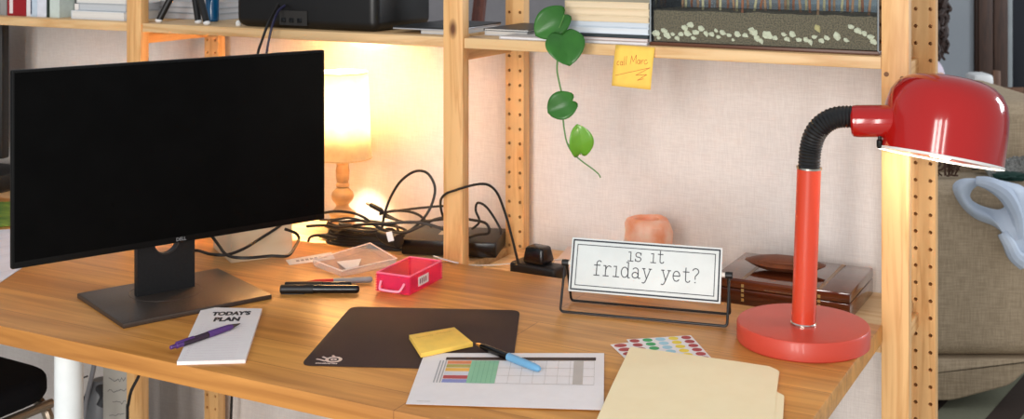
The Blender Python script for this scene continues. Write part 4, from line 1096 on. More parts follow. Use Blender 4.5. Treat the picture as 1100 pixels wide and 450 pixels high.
# ================================================================== UPPER SHELF, RIGHT BAY
mg0, mg1 = Q(537, 40, 2.165).x, Q(696, 46, 2.165).x
gS = 'book stack beside the glass tank'
flat_book(mg0, mg1, 2.162, 2.38, ZS, ZS+.0058, (196, 190, 186), 'wide magazine at the bottom of the stack by the glass tank', gS, (232, 232, 236), 'magazine')
z = ZS+.0060
sk = Q(610, 30, 2.20).x; se = mg1-.001
for th_, c, pg_, l, dx, dy in ((.0055, (206, 182, 176), (226, 220, 218), 'pinkish booklet on the wide magazine', -.035, .0), (.0065, (26, 34, 40), (60, 70, 74), 'dark thin book low in the stack', -.03, .002), (.0120, (206, 216, 226), (222, 228, 234), 'pale blue book in the middle of the stack', -.004, .004),
                         (.0100, (196, 206, 216), (206, 214, 222), 'white book under the cream ones', .0, .006), (.0115, (224, 204, 170), (228, 208, 176), 'lower cream book of the stack', .004, .006), (.0125, (226, 206, 172), (232, 212, 180), 'upper cream book of the stack', .003, .008),
                         (.014, (218, 198, 160), (228, 208, 176), 'topmost cream book of the stack, cut by the photo', .006, .006)):
    flat_book(sk+dx, se, 2.168+dy, 2.37, z, z+th_, c, l, gS, pg_); z += th_+.0002
# terrarium
TY0, TY1 = 2.172, 2.385
tx0 = Q(698, 35, TY0).x; tx1 = Q(944, 45, TY0).x
tk = thing('glass_tank', 'rectangular glass tank with gravel bed and reeds on the upper right shelf', 'glass tank', ((tx0+tx1)/2, (TY0+TY1)/2, ZS))
obj('tank_base', bx(tx0, tx1, TY0, TY1, ZS+.0002, ZS+.0070, .001), mat('brown_board', (92, 56, 38), .4), tk)
zt0, zt1 = ZS+.0072, ZS+.26; g_ = .004
for x0_, x1_, y0_, y1_ in ((tx0, tx1, TY0, TY0+g_), (tx0, tx1, TY1-g_, TY1), (tx0, tx0+g_, TY0+g_+.0002, TY1-g_-.0002), (tx1-g_, tx1, TY0+g_+.0002, TY1-g_-.0002)):
    obj('pane', bx(x0_, x1_, y0_, y1_, zt0, zt1, .0004, 1), m_glass, tk)
bm = bmesh.new()
for x in (tx0+.001, tx1-.001): tube(bm, [(x, TY0+.0005, zt0), (x, TY0+.0005, zt1)], .0016, 6, 0)
obj('seal', bm, mat('grey_silicone', (150, 158, 162), .3), tk)
# gravel bed: bumpy top
zg = Q(820, 13, TY0).z
bm = bmesh.new(); nx, ny = 90, 26; ix0, ix1, iy0, iy1 = tx0+.0048, tx1-.0048, TY0+.0095, TY1-.0048
def gz(x, y): return zg-.003+.0035*noise.noise(Vector((x*22, y*22, 1)))+.0015*noise.noise(Vector((x*160, y*160, 4)))
tp_ = [[bm.verts.new((ix0+(ix1-ix0)*i/nx, iy0+(iy1-iy0)*j/ny, gz(ix0+(ix1-ix0)*i/nx, iy0+(iy1-iy0)*j/ny))) for j in range(ny+1)] for i in range(nx+1)]
bt_ = [[bm.verts.new((v.co.x, v.co.y, zt0+.0004)) if (i in (0, nx) or j in (0, ny)) else None for j, v in enumerate(r_)] for i, r_ in enumerate(tp_)]
for i in range(nx):
    for j in range(ny): bm.faces.new((tp_[i][j], tp_[i+1][j], tp_[i+1][j+1], tp_[i][j+1]))
for i in range(nx):
    bm.faces.new((bt_[i][0], bt_[i+1][0], tp_[i+1][0], tp_[i][0])); bm.faces.new((bt_[i+1][ny], bt_[i][ny], tp_[i][ny], tp_[i+1][ny]))
for j in range(ny):
    bm.faces.new((bt_[0][j+1], bt_[0][j], tp_[0][j], tp_[0][j+1])); bm.faces.new((bt_[nx][j], bt_[nx][j+1], tp_[nx][j+1], tp_[nx][j]))
gm = mat('sandy_gravel', (140, 122, 98), .9, c2=(84, 74, 60), nscale=420, bump=.8)
meta(obj('gravel', bm, gm, tk), None, None, None, 'stuff')
# pale stones pressed against the front pane
m_st = mat('pale_stone', (240, 234, 208), .7, c2=(214, 206, 180), nscale=40)
m_st2 = mat('yellow_stone', (228, 206, 146), .7, c2=(180, 160, 110), nscale=40)
spots = [(704, 36, 6), (712, 33, 5), (716, 38, 6), (722, 37, 4), (735, 30, 5), (741, 27, 5), (737, 36, 6), (747, 35, 5), (752, 31, 6), (758, 36, 4), (764, 37, 4), (775, 35, 5), (783, 38, 3.5),
         (791, 37, 6), (800, 38, 4), (808, 34, 7), (812, 41, 6), (824, 38, 8), (850, 37, 6), (845, 42, 4), (878, 31, 7), (874, 40, 4), (888, 41, 4), (898, 39, 8), (921, 33, 5), (928, 36, 4), (934, 40, 5), (938, 45, 5), (707, 41, 4), (727, 41, 4), (731, 37, 4), (744, 41, 4), (769, 33, 3), (771, 40, 4), (817, 44, 4), (832, 41, 4), (841, 37, 4), (858, 43, 4), (865, 43, 5), (870, 45, 4), (882, 44, 4), (908, 43, 4), (914, 29, 4), (787, 43, 3)]
protos = [bpy.data.meshes.new('stone') for _ in range(6)]
for i, me in enumerate(protos):
    bm = rock(1, .62, .8, i+1, .30, 1 if i % 2 else 2, 1.6)
    for f in bm.faces: f.smooth = False
    bm.to_mesh(me); bm.free(); me.materials.append(m_st2 if i == 5 else m_st)
cnt = 0
for i, (px, py, r_) in enumerate(spots):
    c_ = Q(px, py, TY0+.0060); s_ = r_*.00135
    o = bpy.data.objects.new('stone', protos[5 if px == 878 else i % 5]); COL.objects.link(o)
    o.location = (c_.x, TY0+.0045+s_*.66, max(c_.z, zt0+s_*.85)); o.scale = (s_, s_, s_); o.rotation_euler = (0, (i*1.3) % 3 * .3, 0)
    where = 'left third' if px < 780 else ('middle third' if px < 862 else 'right third')
    col_ = 'yellowish' if px == 878 else 'pale'
    meta(o, '%s stone in the gravel at the %s of the glass tank, %s' % (col_, where, 'number'), 'stone', 'stones against the front pane of the tank')
    if px == 878: o['label'] = 'largest yellowish stone in the gravel, right part of the glass tank'
    elif r_ >= 8 and px < 860: o['label'] = 'large angular white stone near the middle of the glass tank'
    elif r_ >= 8: o['label'] = 'large pale stone below right of the yellowish one in the tank'
    else:
        o['label'] = 'small pale stone in the gravel against the glass, %s of the tank' % where
        o['group'] = 'small stones in the %s of the tank' % where
# shallow film of water line and reeds
bm = bmesh.new(); box(bm, ix0, ix1, iy0, iy1, zg+.004, zg+.0048)
obj('water', bm, clear_glass('still_water', (240, 244, 244)), tk, smooth=False)
m_rd = [mat('dry_reed', (196, 150, 112), .6, c2=(172, 120, 84)), mat('pale_reed', (214, 196, 150), .6), mat('rust_reed', (176, 104, 66), .6)]
rr = random.Random(11); rds = []
for i in range(34):
    px = 732+i*6.1+rr.uniform(-2, 2); Yr = rr.uniform(2.20, 2.34); b_ = Q(px, 10, Yr); b_.z = gz(b_.x, Yr)-.002
    b_.x = min(max(b_.x, ix0+.02), ix1-.02)
    tp2 = b_+Vector((rr.uniform(-.012, .012), rr.uniform(-.01, .01), rr.uniform(.12, .2)))
    tp2.x = min(max(tp2.x, ix0+.01), ix1-.01); mid = b_.lerp(tp2, .5)+Vector((rr.uniform(-.006, .006), 0, 0))
    bm = bmesh.new(); tube(bm, [b_, mid, tp2], lambda t_: .0026-.0014*t_, 7, 4)
    o = obj('reed', bm, m_rd[i % 3]); kn = ('tan', 'pale', 'rust brown')[i % 3]; wh = 'left part' if i < 12 else ('middle' if i < 23 else 'right part')
    meta(o, '%s dry reed stalk standing in the %s of the glass tank' % (kn, wh), 'reed', '%s reeds in the %s of the tank' % (kn, wh))

# ================================================================== LEFT REAR OF THE DESK
lp_ = [P(-40, 330, .751), P(-40, 250, .751), P(24, 245, .751), P(60, 268, .751), P(26, 286, .751)]
bm = prism([(p.x, p.y) for p in lp_], .7502, .7512)
gl_ = mat('faint_blue_lines', (196, 196, 210), .8)
for k_ in range(5):
    a = P(-30, 262+k_*9, .7514); b = P(14, 254+k_*9, .7514); ribbon(bm, [(a.x, a.y), (b.x, b.y)], .0012, .7514, mi=1)
solo('large_paper_sheet', bm, [mat('bluish_white_paper', (226, 224, 232), .8), gl_], 'large white sheet with faint lines left behind the monitor', 'paper', smooth=False)
gp_ = [P(-40, 247, .7535), P(-40, 218, .7535), P(22, 216, .7535), P(24, 240, .7535)]
bm = prism([(p.x, p.y) for p in gp_], .7513, .7533)
solo('green_magazine', bm, mat('green_print', (120, 150, 60), .5, c2=(64, 110, 40), nscale=18, stretch=(1, 4, 1)), 'green printed magazine left behind the monitor', 'magazine', smooth=False)
bm = bmesh.new(); tube(bm, [P(-30, 213, .753), P(0, 206.5, .754), P(10, 204, .756), P(24, 200, .76)], .0028, 8, 5)
solo('black_cable', bm, m_cable, 'thin black cable in front of the second monitor at far left', 'cable')

# ================================================================== UNDER THE DESK
cpos = P(10, 412, .455)
ch = thing('chair', 'black upholstered chair with a bent metal frame under the desk at lower left', 'chair', (-2.345, 1.735, 0), 0)
bm = bmesh.new(); 
pl2 = rounded([(-.22, -.21), (.215, -.19), (.215, .19), (-.22, .21)], .09, 8)
merge(bm, prism(pl2, .405, .462)); bevel(bm, .02, 4)
obj('seat', bm, mat('black_fabric', (14, 14, 17), .95, nscale=300, bump=.2, spec=.15), ch, world=False)
m_fr = mat('bronze_tube', (150, 136, 120), .3, metal=.8)
for s in (-1, 1):
    bm = bmesh.new(); wire(bm, [(.20, s*.17, .012), (.20, s*.17, .395), (-.20, s*.17, .395), (-.20, s*.17, .012)], .011, .06); obj('side_frame', bm, m_fr, ch, world=False)
bm = bmesh.new(); tube(bm, [(.205, -.17, .394), (.205, .17, .394)], .010, 10, 0); obj('crossbar', bm, m_fr, ch, world=False)
bm = bmesh.new(); tube(bm, [(-.20, -.17, .38), (-.24, -.17, .62), (-.26, -.17, .68)], .011, 10, 4); tube(bm, [(-.20, .17, .38), (-.24, .17, .62), (-.26, .17, .68)], .011, 10, 4); obj('back_uprights', bm, m_fr, ch, world=False)
bm = bmesh.new(); bm = bx(-.275, -.235, -.20, .20, .50, .69, .015, 4); obj('backrest', bm, mat('black_fabric_back', (16, 16, 19), .95), ch, world=False)

vb = Q(100, 440, 2.22)
vc = thing('vacuum_cleaner', 'grey upright vacuum cleaner with a thin pole standing under the desk', 'vacuum cleaner', (vb.x, 2.24, 0))
m_gp = mat('mid_grey_plastic', (112, 114, 118), .4)
obj('floor_head', bx(vb.x-.11, vb.x+.11, 2.17, 2.30, 0, .06, .012, 3), m_gp, vc)
bm = lathe([(.030, .05), (.040, .08), (.042, .22), (.036, .27), (.020, .30)], 28, Matrix.Translation((vb.x-.004, 2.25, 0))); obj('body', bm, m_gp, vc)
bm = bmesh.new(); tube(bm, [Vector((vb.x-.03, 2.22, .05)), Q(91, 445, 2.21), Q(100, 398, 2.21), Q(103, 380, 2.21)], .0058, 12, 4); obj('pole', bm, mat('pale_grey_tube', (150, 150, 156), .35), vc)
bm = bmesh.new(); tube(bm, [Q(108, 436, 2.20), Q(112, 426, 2.21), Q(108, 418, 2.23), Q(99, 418, 2.26), Q(95, 426, 2.29)], .011, 12, 5); obj('hose_elbow', bm, mat('dark_grey_rubber', (58, 60, 64), .6), vc)
cable([Q(79, 409, 2.25), Q(87, 406.5, 2.25), Q(94, 404, 2.25)], .002, 'short thin dark cable stub clipped under the desk near the white leg', group='cables under the desk')
cable([Q(80, 415, 2.22), Q(83, 421, 2.22), Q(88, 426, 2.22), Q(92, 434, 2.22)], .004, 'dark cable leading to the grey vacuum cleaner under the desk', group='cables under the desk')
cable([Q(151, 400, 2.10), Q(147, 408, 2.09), Q(141, 420, 2.08), Q(138, 434, 2.08), Q(137, 452, 2.08), Q(139, 600, 2.08)], .0036, 'black cable hanging before the leg of the left side frame', group='cables under the desk')
cable([Q(249, 425, 2.42), Q(248.5, 440, 2.42), Q(248, 460, 2.42), Q(247, 560, 2.42)], .0034, 'black cable hanging beside the holed rear post under the desk', group='cables under the desk')
# leaning board with marker scribbles
b0, b1 = Q(104, 420, 2.165), Q(144, 420, 2.165)
bd = thing('scribbled_board', 'grey cardboard sheet with handwritten notes leaning under the desk', 'cardboard', ((b0.x+b1.x)/2, 2.17, 0))
obj('sheet', bx(b0.x, b1.x+.02, 2.185, 2.190, 0, .66, 0), mat('grey_card', (176, 172, 164), .8, nscale=15, c2=(166, 162, 154)), bd)
bm = bmesh.new(); rr = random.Random(2)
for i in range(16):
    z_ = .20+i*.027; x_ = b0.x+.012+rr.uniform(0, .02); pts = []
    for k_ in range(rr.randint(5, 11)): pts.append((x_+k_*.006, z_+rr.uniform(-.006, .006)+k_*.001))
    ribbon(bm, pts, .0014, 0, Matrix.Translation((0, 2.1846, 0)) @ Matrix.Rotation(PI/2, 4, 'X'))
obj('scribbles', bm, mat('grey_marker_ink', (92, 92, 98), .8), bd, smooth=False)

# ================================================================== THE ROOM BEYOND (right)
def CF(X, t, z): return right*X+fwd*t+up*z         # along / away from the camera's axis
M_cf = Matrix(((right.x, fwd.x, 0, 0), (right.y, fwd.y, 0, 0), (0, 0, 1, 0), (0, 0, 0, 1)))
def cfX(px, t): return (px-550)/FPX*t
m_sofa = linen('beige_upholstery', (182, 162, 136), (154, 136, 112), 330, bump=.4)
SX0, SX1, ST_ = .64, 1.72, 3.66
sofa = thing('upholstered_armchair', 'wide beige woven fabric armchair seen from its side behind the shelving', 'armchair', CF(1.1, ST_+.5, 0), YAW)
Si = wmat(sofa).inverted() @ M_cf
def sb(name, x0, x1, t0, t1, z0, z1, w, seg=5, m=m_sofa):
    bm = bx(x0, x1, t0, t1, z0, z1, w, seg); bm.transform(Si); return obj(name, bm, m, sofa, world=False, angle=60)
sb('arm', SX0, SX1, ST_, ST_+.22, .155, .672, .055, 6)
bm = prism(rounded([(SX0+.04, 0.03), (1.30, .03), (1.47, .075), (1.56, .154), (SX0, .154)], .02, 4), -ST_-.20, -ST_-.004, .008)
bm.transform(Si @ Matrix.Rotation(PI/2, 4, 'X')); obj('base', bm, m_sofa, sofa, world=False, angle=60)
sb('seat_frame', SX0, 1.62, ST_+.225, ST_+.88, .06, .34, .03)
sb('seat_cushion', SX0+.01, 1.42, ST_+.23, ST_+.875, .345, .47, .045)
sb('backrest', 1.45, 1.74, ST_+.225, ST_+.88, .345, .880, .06, 6)
sb('arm', SX0, SX1, ST_+.885, ST_+1.08, .06, .66, .055, 6)
for x in (SX0+.1, 1.25):
    for t_ in (ST_+.1, ST_+.95):
        bm = lathe([(.022, 0), (.026, .03), (.026, .062)], 16, Matrix.Translation((x, t_, .0075))); bm.transform(Si); obj('foot', bm, m_black, sofa, world=False)
# striped rug
rug = bmesh.new(); 
merge(rug, prism([(.2, 3.2), (2.9, 3.2), (2.9, 4.9), (.2, 4.9)], .0005, .006, .001))
MR = M_cf
for k_ in range(14):
    c0 = -1.2+k_*.26
    # dark diagonal bands
    poly = [(1.0+c0, 3.22), (1.10+c0, 3.22), (1.10+c0+1.2, 4.88), (1.0+c0+1.2, 4.88)]
    poly = [(min(max(x, .22), 2.88), t_) for x, t_ in poly]
    if poly[0][0] == poly[1][0] and poly[2][0] == poly[3][0]: continue
    vs = [rug.verts.new((x, t_, .0068)) for x, t_ in poly]
    try: rug.faces.new(vs).material_index = 1
    except Exception: pass
bmesh.ops.transform(rug, matrix=MR, verts=rug.verts)
solo('rug', rug, [mat('grey_green_wool', (112, 112, 92), .95, nscale=60, bump=.4), mat('dark_brown_wool', (48, 34, 24), .95, nscale=60, bump=.4)], 'grey green rug with dark brown stripes under the beige armchair', 'rug', smooth=False)

# white cloth bag over the beige armchair: sheet with a big handle hole
bagt = 3.635
def BP(px, py, t=bagt): return CF(cfX(px, t), t, CZ-(py-HY)/FPX*t)
bag = thing('cloth_bag', 'crumpled white cloth bag with looped handles draped over the beige armchair', 'bag', BP(1075, 250))
m_bag = mat('white_thin_cloth', (196, 206, 220), .7, c2=(176, 188, 206), nscale=10, bump=.3)
outer = [(1022, 203), (1024, 196), (1033, 191), (1048, 192), (1062, 191), (1076, 194), (1090, 197), (1104, 200), (1112, 230), (1110, 262), (1100, 283), (1093, 281), (1087, 265), (1078, 250), (1066, 241), (1052, 238), (1040, 230), (1030, 219)]
inner = [(1042, 209), (1044, 204), (1050, 199), (1058, 198), (1066, 199), (1072, 201), (1077, 207), (1080, 214), (1080, 219), (1078, 223), (1073, 225), (1066, 224), (1060, 222.5), (1055, 221), (1051, 219.5), (1047, 217.5), (1044, 215), (1042, 212)]
bm = bmesh.new(); K = 6; n_ = len(outer); rings = []
rb_ = random.Random(4)
for k_ in range(K+1):
    f_ = k_/K; ring = []
    for (ox, oy), (ix, iy) in zip(outer, inner):
        px = ox+(ix-ox)*f_; py = oy+(iy-oy)*f_
        puff = .030*math.sin(PI*f_)+.010*noise.noise(Vector((px*.09, py*.09, 2)))
        ring.append(bm.verts.new(BP(px, py, bagt-puff-.006)))
    rings.append(ring)
for a, b in zip(rings, rings[1:]):
    for i in range(n_): bm.faces.new((a[i], a[(i+1) % n_], b[(i+1) % n_], b[i]))
obj('bag_cloth', bm, m_bag, bag, solid=.004, sub=2)
bm = bmesh.new(); tube(bm, [BP(1048, 194, 3.60), BP(1062, 197, 3.59), BP(1075, 204, 3.59), BP(1084, 214, 3.59), BP(1092, 232, 3.60), BP(1096, 255, 3.61)], lambda t_: .012+.012*math.sin(PI*t_), 10, 5); obj('handle', bm, m_bag, bag)
bm = bmesh.new(); tube(bm, [BP(1077, 250, 3.61), BP(1084, 262, 3.60), BP(1090, 274, 3.60), BP(1100, 282, 3.60)], lambda t_: .016+.008*t_, 10, 5); obj('fold', bm, m_bag, bag)
# crocheted grey blanket and dark green cloth on top of the arm
bm = bmesh.new(); xa, xb = cfX(1056, 3.75), cfX(1112, 3.75)
nx, ny = 40, 14
gg = [[bm.verts.new(CF(xa+(xb-xa)*i/nx, 3.70+.14*j/ny, .676+.028*math.sin(PI*j/ny)+.018*abs(noise.noise(Vector((i*.5, j*.8, 3))))+.022*i/nx)) for j in range(ny+1)] for i in range(nx+1)]
for i in range(nx):
    for j in range(ny): bm.faces.new((gg[i][j], gg[i+1][j], gg[i+1][j+1], gg[i][j+1]))
solo('knitted_blanket', bm, mat('grey_wool', (150, 148, 142), .95, c2=(104, 104, 100), nscale=130, bump=.9), 'grey knitted blanket crumpled on top of the beige armchair', 'blanket', solid=.008)
bm = rock(.055, .03, .013, 3, .25, 3); bm.transform(M_cf @ Matrix.Translation((cfX(1086, 3.68), 3.675, .690)))
solo('green_cloth', bm, mat('dark_green_cloth', (18, 52, 44), .9), 'dark green cloth bunched beside the white bag', 'cloth')
# dry brown twigs on the arm
tw = thing('dry_twigs', 'tangle of thin brown twigs behind the holed right post', 'twigs', CF(cfX(1016, 3.75), 3.75, .67))
rr = random.Random(8)
for i in range(7):
    c0 = CF(cfX(1008+i*3.5, 3.74), 3.74, .68); pts = [c0+Vector((rr.uniform(-.03, .03), rr.uniform(-.02, .02), rr.uniform(0, .09))) for _ in range(5)]; pts.insert(0, c0)
    bm = bmesh.new(); tube(bm, pts, .0028, 6, 5); obj('twig', bm, mat('brown_twig', (84, 58, 44), .8), tw)

# wall pieces beyond: dark wardrobe, pale frame, dark door opening
def cbox(x0, x1, t0, t1, z0, z1, w=.003): 
    bm = bx(x0, x1, t0, t1, z0, z1, w); bm.transform(M_cf); return bm
TW = 6.4
struct('wall_right', cbox(cfX(850, TW), cfX(1046, TW), TW, TW+.1, 0, 2.7, 0), m_farwall)
wd = thing('wardrobe', 'tall dark brown wooden cupboard beyond the beige armchair', 'wardrobe', CF(cfX(1062, TW), TW+.2, 0), YAW)
bm = cbox(cfX(1046, TW)+.004, cfX(1081, TW), TW-.02, TW+.4, 0, 2.3); obj('carcass', bm, pine('dark_brown_veneer', (66, 42, 30), (46, 28, 20), 2, knots=False), wd)
bm = cbox(cfX(1049, TW), cfX(1064, TW), TW-.036, TW-.0205, .08, 2.26); dr = obj('door', bm, pine('dark_brown_front', (72, 46, 32), (52, 32, 22), 2, knots=False), wd)
bm = cbox(cfX(1065, TW), cfX(1080, TW), TW-.036, TW-.0205, .08, 2.26); obj('door', bm, pine('dark_brown_front', (72, 46, 32), (52, 32, 22), 2, knots=False), wd)
struct('door_1', cbox(cfX(1087, TW), cfX(1150, TW), TW+.02, TW+.06, 0, 1.745), mat('blue_black_glass_door', (18, 22, 32), .3))
struct('trim_1', cbox(cfX(1081.5, TW), cfX(1087, TW), TW-.01, TW+.08, 0, 2.3), mat('pale_frame_paint', (150, 156, 158), .5))
struct('trim_2', cbox(cfX(1087.2, TW), cfX(1150, TW), TW-.01, TW+.08, 1.75, 1.85), mat('pale_frame_paint_top', (170, 178, 186), .5))
# dining chair back and white cushion thing in front of the wardrobe
wc = thing('wooden_chair', 'brown wooden chair behind the beige armchair, only its back showing', 'chair', CF(cfX(1072, 5.7), 5.7, 0), YAW)
m_br = pine('brown_chair_wood', (112, 76, 52), (90, 58, 38), 2, knots=False)
cx0 = cfX(1072, 5.7); T0 = 5.7
for x in (cx0-.004, cx0+.36):
    obj('back_post', cbox(x-.018, x+.018, T0, T0+.03, .0075, CZ-(76-HY)/FPX*T0, .004), m_br, wc); obj('leg', cbox(x-.018, x+.018, T0-.42, T0-.39, 0, .43, .004), m_br, wc)
obj('seat', cbox(cx0-.03, cx0+.38, T0-.43, T0+.02, .431, .46, .006), m_br, wc)
obj('back_rail', cbox(cx0+.015, cx0+.341, T0+.004, T0+.026, .60, .70, .003), m_br, wc)
bm = cbox(cfX(1046, 5.3), cfX(1069, 5.3), 5.3, 5.42, CZ-(96-HY)/FPX*5.3, CZ-(80-HY)/FPX*5.3, .02)
tb = thing('side_table', 'slim side table behind the beige armchair carrying a white box', 'table', CF(cfX(1058, 5.3), 5.36, 0), YAW)
ztb = CZ-(96-HY)/FPX*5.3
obj('top', cbox(cfX(1034, 5.3), cfX(1070, 5.3), 5.22, 5.50, ztb-.022, ztb-.002, .003), m_br, tb)
for x in (cfX(1036, 5.3), cfX(1068, 5.3)):
    for t_ in (5.24, 5.48): obj('leg', cbox(x-.01, x+.01, t_-.01, t_+.01, 0, ztb-.0225, .001), m_br, tb)
solo('white_box', bm, m_white, 'white rounded box on the side table before the dark cupboard', 'box')

# brown leaning panel seen above the shelf, beyond
bm = bmesh.new()
cxm, tm = cfX(538, 4.2)-.06, 4.2
fr_ = thing('wooden_chair', 'reddish brown wooden chair frame seen through the gap above the upper shelf', 'chair', CF(cfX(560, 4.4), 4.4, 0), YAW)
m_tk = pine('reddish_teak', (104, 52, 34), (78, 36, 24), 2, knots=False)
zt_ = CZ+.10
for x in (-.02, .62):
    bm = bmesh.new(); tube(bm, [CF(cxm+x-.10, 4.05, .02), CF(cxm+x-.05, 4.2, .6), CF(cxm+x+.04, 4.42, zt_)], .024, 10, 5); obj('back_post', bm, m_tk, fr_)
    bm = bmesh.new(); tube(bm, [CF(cxm+x, 4.75, .02), CF(cxm+x, 4.78, .45), CF(cxm+x, 4.7, .62)], .02, 10, 4); obj('front_leg', bm, m_tk, fr_)
    bm = bmesh.new(); tube(bm, [CF(cxm+x-.03, 4.22, .62), CF(cxm+x, 4.72, .64)], .018, 10, 3); obj('arm', bm, m_tk, fr_)
bm = cbox(cxm-.05, cxm+.64, 4.24, 4.74, .40, .46, .02); obj('seat', bm, mat('dark_grey_seat', (60, 58, 58), .9), fr_)
for k_ in range(3):
    bm = bmesh.new(); z_ = .75+k_*.26; dt = 4.2+.22*(z_-.6)/.9
    tube(bm, [CF(cxm-.03, dt, z_), CF(cxm+.63, dt, z_)], .014, 8, 0); obj('back_rail', bm, m_tk, fr_)
struct('wall_mid', cbox(-3.2, cfX(850, TW)-.004, TW, TW+.1, 0, 2.7, 0), mat('dim_grey_wall', (150, 146, 148), .9))

# ------------------------------------------------------------------ person on the sofa, behind the right post
pt_ = 4.98; hx = cfX(982, pt_); hzc = CZ-(20-HY)/FPX*pt_
person = thing('person', 'person with long dark curly hair in a pale pink top sitting beyond the shelving', 'person', CF(hx, pt_, .47), YAW)
def skin(name, verts, edges, radii, m, parent, root=0, sub=2):
    me = bpy.data.meshes.new(name); Minv = wmat(parent).inverted()
    me.from_pydata([Minv @ Vector(v) for v in verts], edges, []); o = bpy.data.objects.new(name, me); COL.objects.link(o); o.parent = parent
    me.materials.append(m); md = o.modifiers.new('skin', 'SKIN'); md.use_smooth_shade = True
    for i, r_ in enumerate(radii):
        sv = me.skin_vertices[0].data[i]; sv.radius = r_ if isinstance(r_, tuple) else (r_, r_); sv.use_root = (i == root)
    s_ = o.modifiers.new('sub', 'SUBSURF'); s_.levels = sub; s_.render_levels = sub
    return o
m_skin = mat('skin', (206, 160, 134), .55)
m_top = mat('pale_pink_cotton', (214, 200, 212), .85, nscale=12, bump=.2)
m_jean = mat('dark_trousers', (40, 44, 60), .85)
hz = hzc; seat = .49
def C(x, t_, z_): return CF(hx+x, pt_+t_, z_)
# facing away and to the left; hips on the sofa cushion
vs = [C(.0, 0, seat+.09), C(-.01, 0, seat+.22), C(-.02, -.01, hz-.30), C(-.01, -.01, hz-.20), C(.0, 0, hz-.13), C(0, 0, hz-.02), C(-.015, 0, hz+.06),
      C(.02, -.17, hz-.225), C(.03, -.22, hz-.42), C(-.16, -.20, hz-.50), C(-.24, -.17, hz-.51),
      C(.02, .17, hz-.225), C(.03, .22, hz-.42), C(-.16, .20, hz-.50), C(-.24, .17, hz-.51),
      C(-.12, -.09, seat+.075), C(-.42, -.11, seat+.06), C(-.44, -.11, .10), C(-.56, -.11, .05),
      C(-.12, .09, seat+.075), C(-.42, .11, seat+.06), C(-.44, .11, .10), C(-.56, .11, .05)]
es = [(0, 1), (1, 2), (2, 3), (3, 4), (4, 5), (5, 6), (3, 7), (7, 8), (8, 9), (9, 10), (3, 11), (11, 12), (12, 13), (13, 14), (0, 15), (15, 16), (16, 17), (17, 18), (0, 19), (19, 20), (20, 21), (21, 22)]
rd = [.13, .115, .12, .085, .05, .078, .065, .055, .042, .032, .022, .055, .042, .032, .022, .085, .06, .036, .03, .085, .06, .036, .03]
skin('body', vs, es, rd, m_skin, person)
skin('top', [vs[i] for i in (0, 1, 2, 3, 7, 8, 9, 11, 12, 13)]+[C(0, 0, hz-.165)], [(0, 1), (1, 2), (2, 3), (3, 4), (4, 5), (5, 6), (3, 7), (7, 8), (8, 9), (3, 10)],
     [.145, .128, .134, .098, .070, .056, .042, .070, .056, .042, .066], m_top, person)
skin('trousers', [vs[i] for i in (0, 15, 16, 17, 19, 20, 21)], [(0, 1), (1, 2), (2, 3), (0, 4), (4, 5), (5, 6)], [.14, .098, .072, .048, .098, .072, .048], m_jean, person)
# hands: palm and five fingers
for s, w_ in ((-1, 10), (1, 14)):
    b_ = vs[w_]; d_ = (vs[w_]-vs[w_-1]).normalized(); sd = Vector((0, 0, 1)).cross(d_).normalized(); hv = [b_, b_+d_*.05]; he = [(0, 1)]; hr_ = [(.022, .018), (.030, .014)]
    for f_ in range(5):
        if f_ < 4: r0 = b_+d_*.075+sd*(-.027+.018*f_); ln = (.055, .066, .062, .048)[f_]; tip_ = r0+d_*ln-up*.022; mid = r0+d_*ln*.55-up*.004
        else: r0 = b_+d_*.02+sd*.030*(-s); mid = r0+d_*.028+sd*.018*(-s); tip_ = mid+d_*.03-up*.006
        i0 = len(hv); hv += [r0, mid, tip_]; he += [((1 if f_ < 4 else 0), i0), (i0, i0+1), (i0+1, i0+2)]; hr_ += [.009, .0085, .007]
    skin('hand', hv, he, hr_, m_skin, person)
stl = thing('stool', 'low dark stool under the person in the pale pink top', 'stool', C(0, 0, 0), YAW)
bm = lathe([(.17, 0), (.19, .02), (.19, .36), (.17, .385), (.0001, .385)], 36, Matrix.Translation(C(0, 0, .007))); obj('cushion', bm, m_jean, stl)
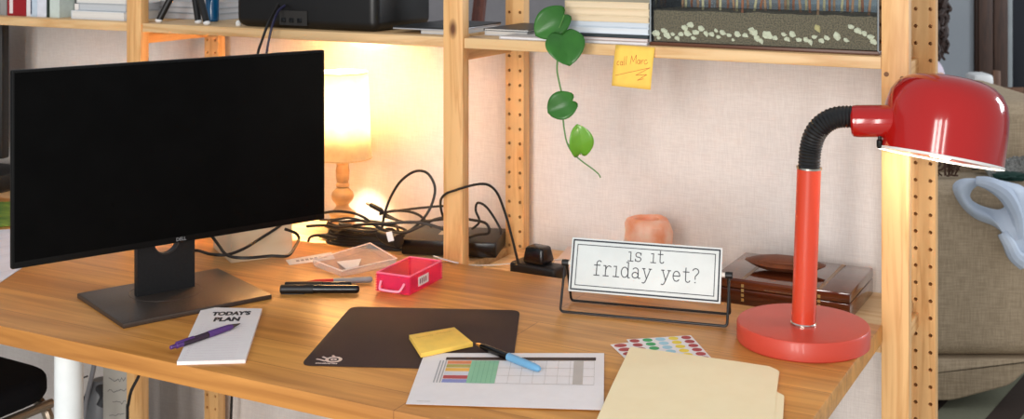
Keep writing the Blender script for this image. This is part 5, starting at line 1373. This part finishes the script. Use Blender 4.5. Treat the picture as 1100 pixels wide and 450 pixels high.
# face features (turned away to the left)
hc = C(0, 0, hz+.03)
bm = bmesh.new(); bmesh.ops.create_uvsphere(bm, u_segments=28, v_segments=20, radius=1)
for v in bm.verts:
    x, y, z_ = v.co; k_ = 1-.22*max(0, -z_)**1.5
    v.co = Vector((x*.092*k_, y*.074*k_, z_*.115))
bm.transform(Matrix.Translation(hc-Vector((0, 0, .0))) @ Matrix.Rotation(YAW, 4, 'Z')); obj('head', bm, m_skin, person)
bm = bmesh.new()
def hd(x, y, z_): return hc+right*x+fwd*y+up*z_
tube(bm, [hd(-.088, 0, .02), hd(-.102, 0, -.012), hd(-.112, 0, -.028), hd(-.092, 0, -.036)], lambda t_: .007+.006*t_, 8, 3); obj('nose', bm, m_skin, person)
for y in (-.03, .03):
    bm = bmesh.new(); bmesh.ops.create_uvsphere(bm, u_segments=12, v_segments=8, radius=.011); bm.transform(Matrix.Translation(hd(-.078, y, .012))); obj('eye', bm, m_white, person)
bm = bmesh.new(); tube(bm, [hd(-.078, -.022, -.062), hd(-.090, 0, -.062), hd(-.078, .022, -.062)], .006, 8, 4); obj('mouth', bm, mat('lips', (176, 92, 88), .5), person)
for y in (-1, 1):
    bm = rock(.018, .008, .028, 2, .1, 2); bm.transform(Matrix.Translation(hd(.005, y*.076, -.005)) @ Matrix.Rotation(YAW, 4, 'Z')); obj('ear', bm, m_skin, person)
# hair: cap and curly locks
bm = bmesh.new(); rr = random.Random(21)
cap = rock(.105, .092, .118, 4, .06, 3); 
for v in cap.verts:
    if v.co.x < -.045 and v.co.z < .05: v.co.x = -.045
cap.transform(Matrix.Translation(hc+right*.016+up*.012) @ Matrix.Rotation(YAW, 4, 'Z')); merge(bm, cap)
for i in range(64):
    a = rr.uniform(-1.9, 1.9); ra_ = rr.uniform(.085, .108); z1_ = rr.uniform(-.02, .09); ln = rr.uniform(.09, .19)
    p0 = hc+right*(ra_*math.cos(a)*.98+.01)+fwd*(ra_*math.sin(a)*.88)+up*z1_; pts = []
    ph_ = rr.uniform(0, 6)
    for k_ in range(9):
        f_ = k_/8; o_ = 1+.22*f_
        pts.append(hc+right*((ra_*math.cos(a)*.98)*o_+.01+.010*math.sin(ph_+k_*1.5))+fwd*(ra_*math.sin(a)*.88*o_+.010*math.cos(ph_+k_*1.5))+up*(z1_-ln*f_+.006*math.sin(k_*2.1+ph_)))
    tube(bm, pts, lambda t_: .014-.009*t_, 6, 2)
obj('hair', bm, mat('dark_brown_curls', (40, 28, 24), .6, c2=(62, 42, 34), nscale=60), person)
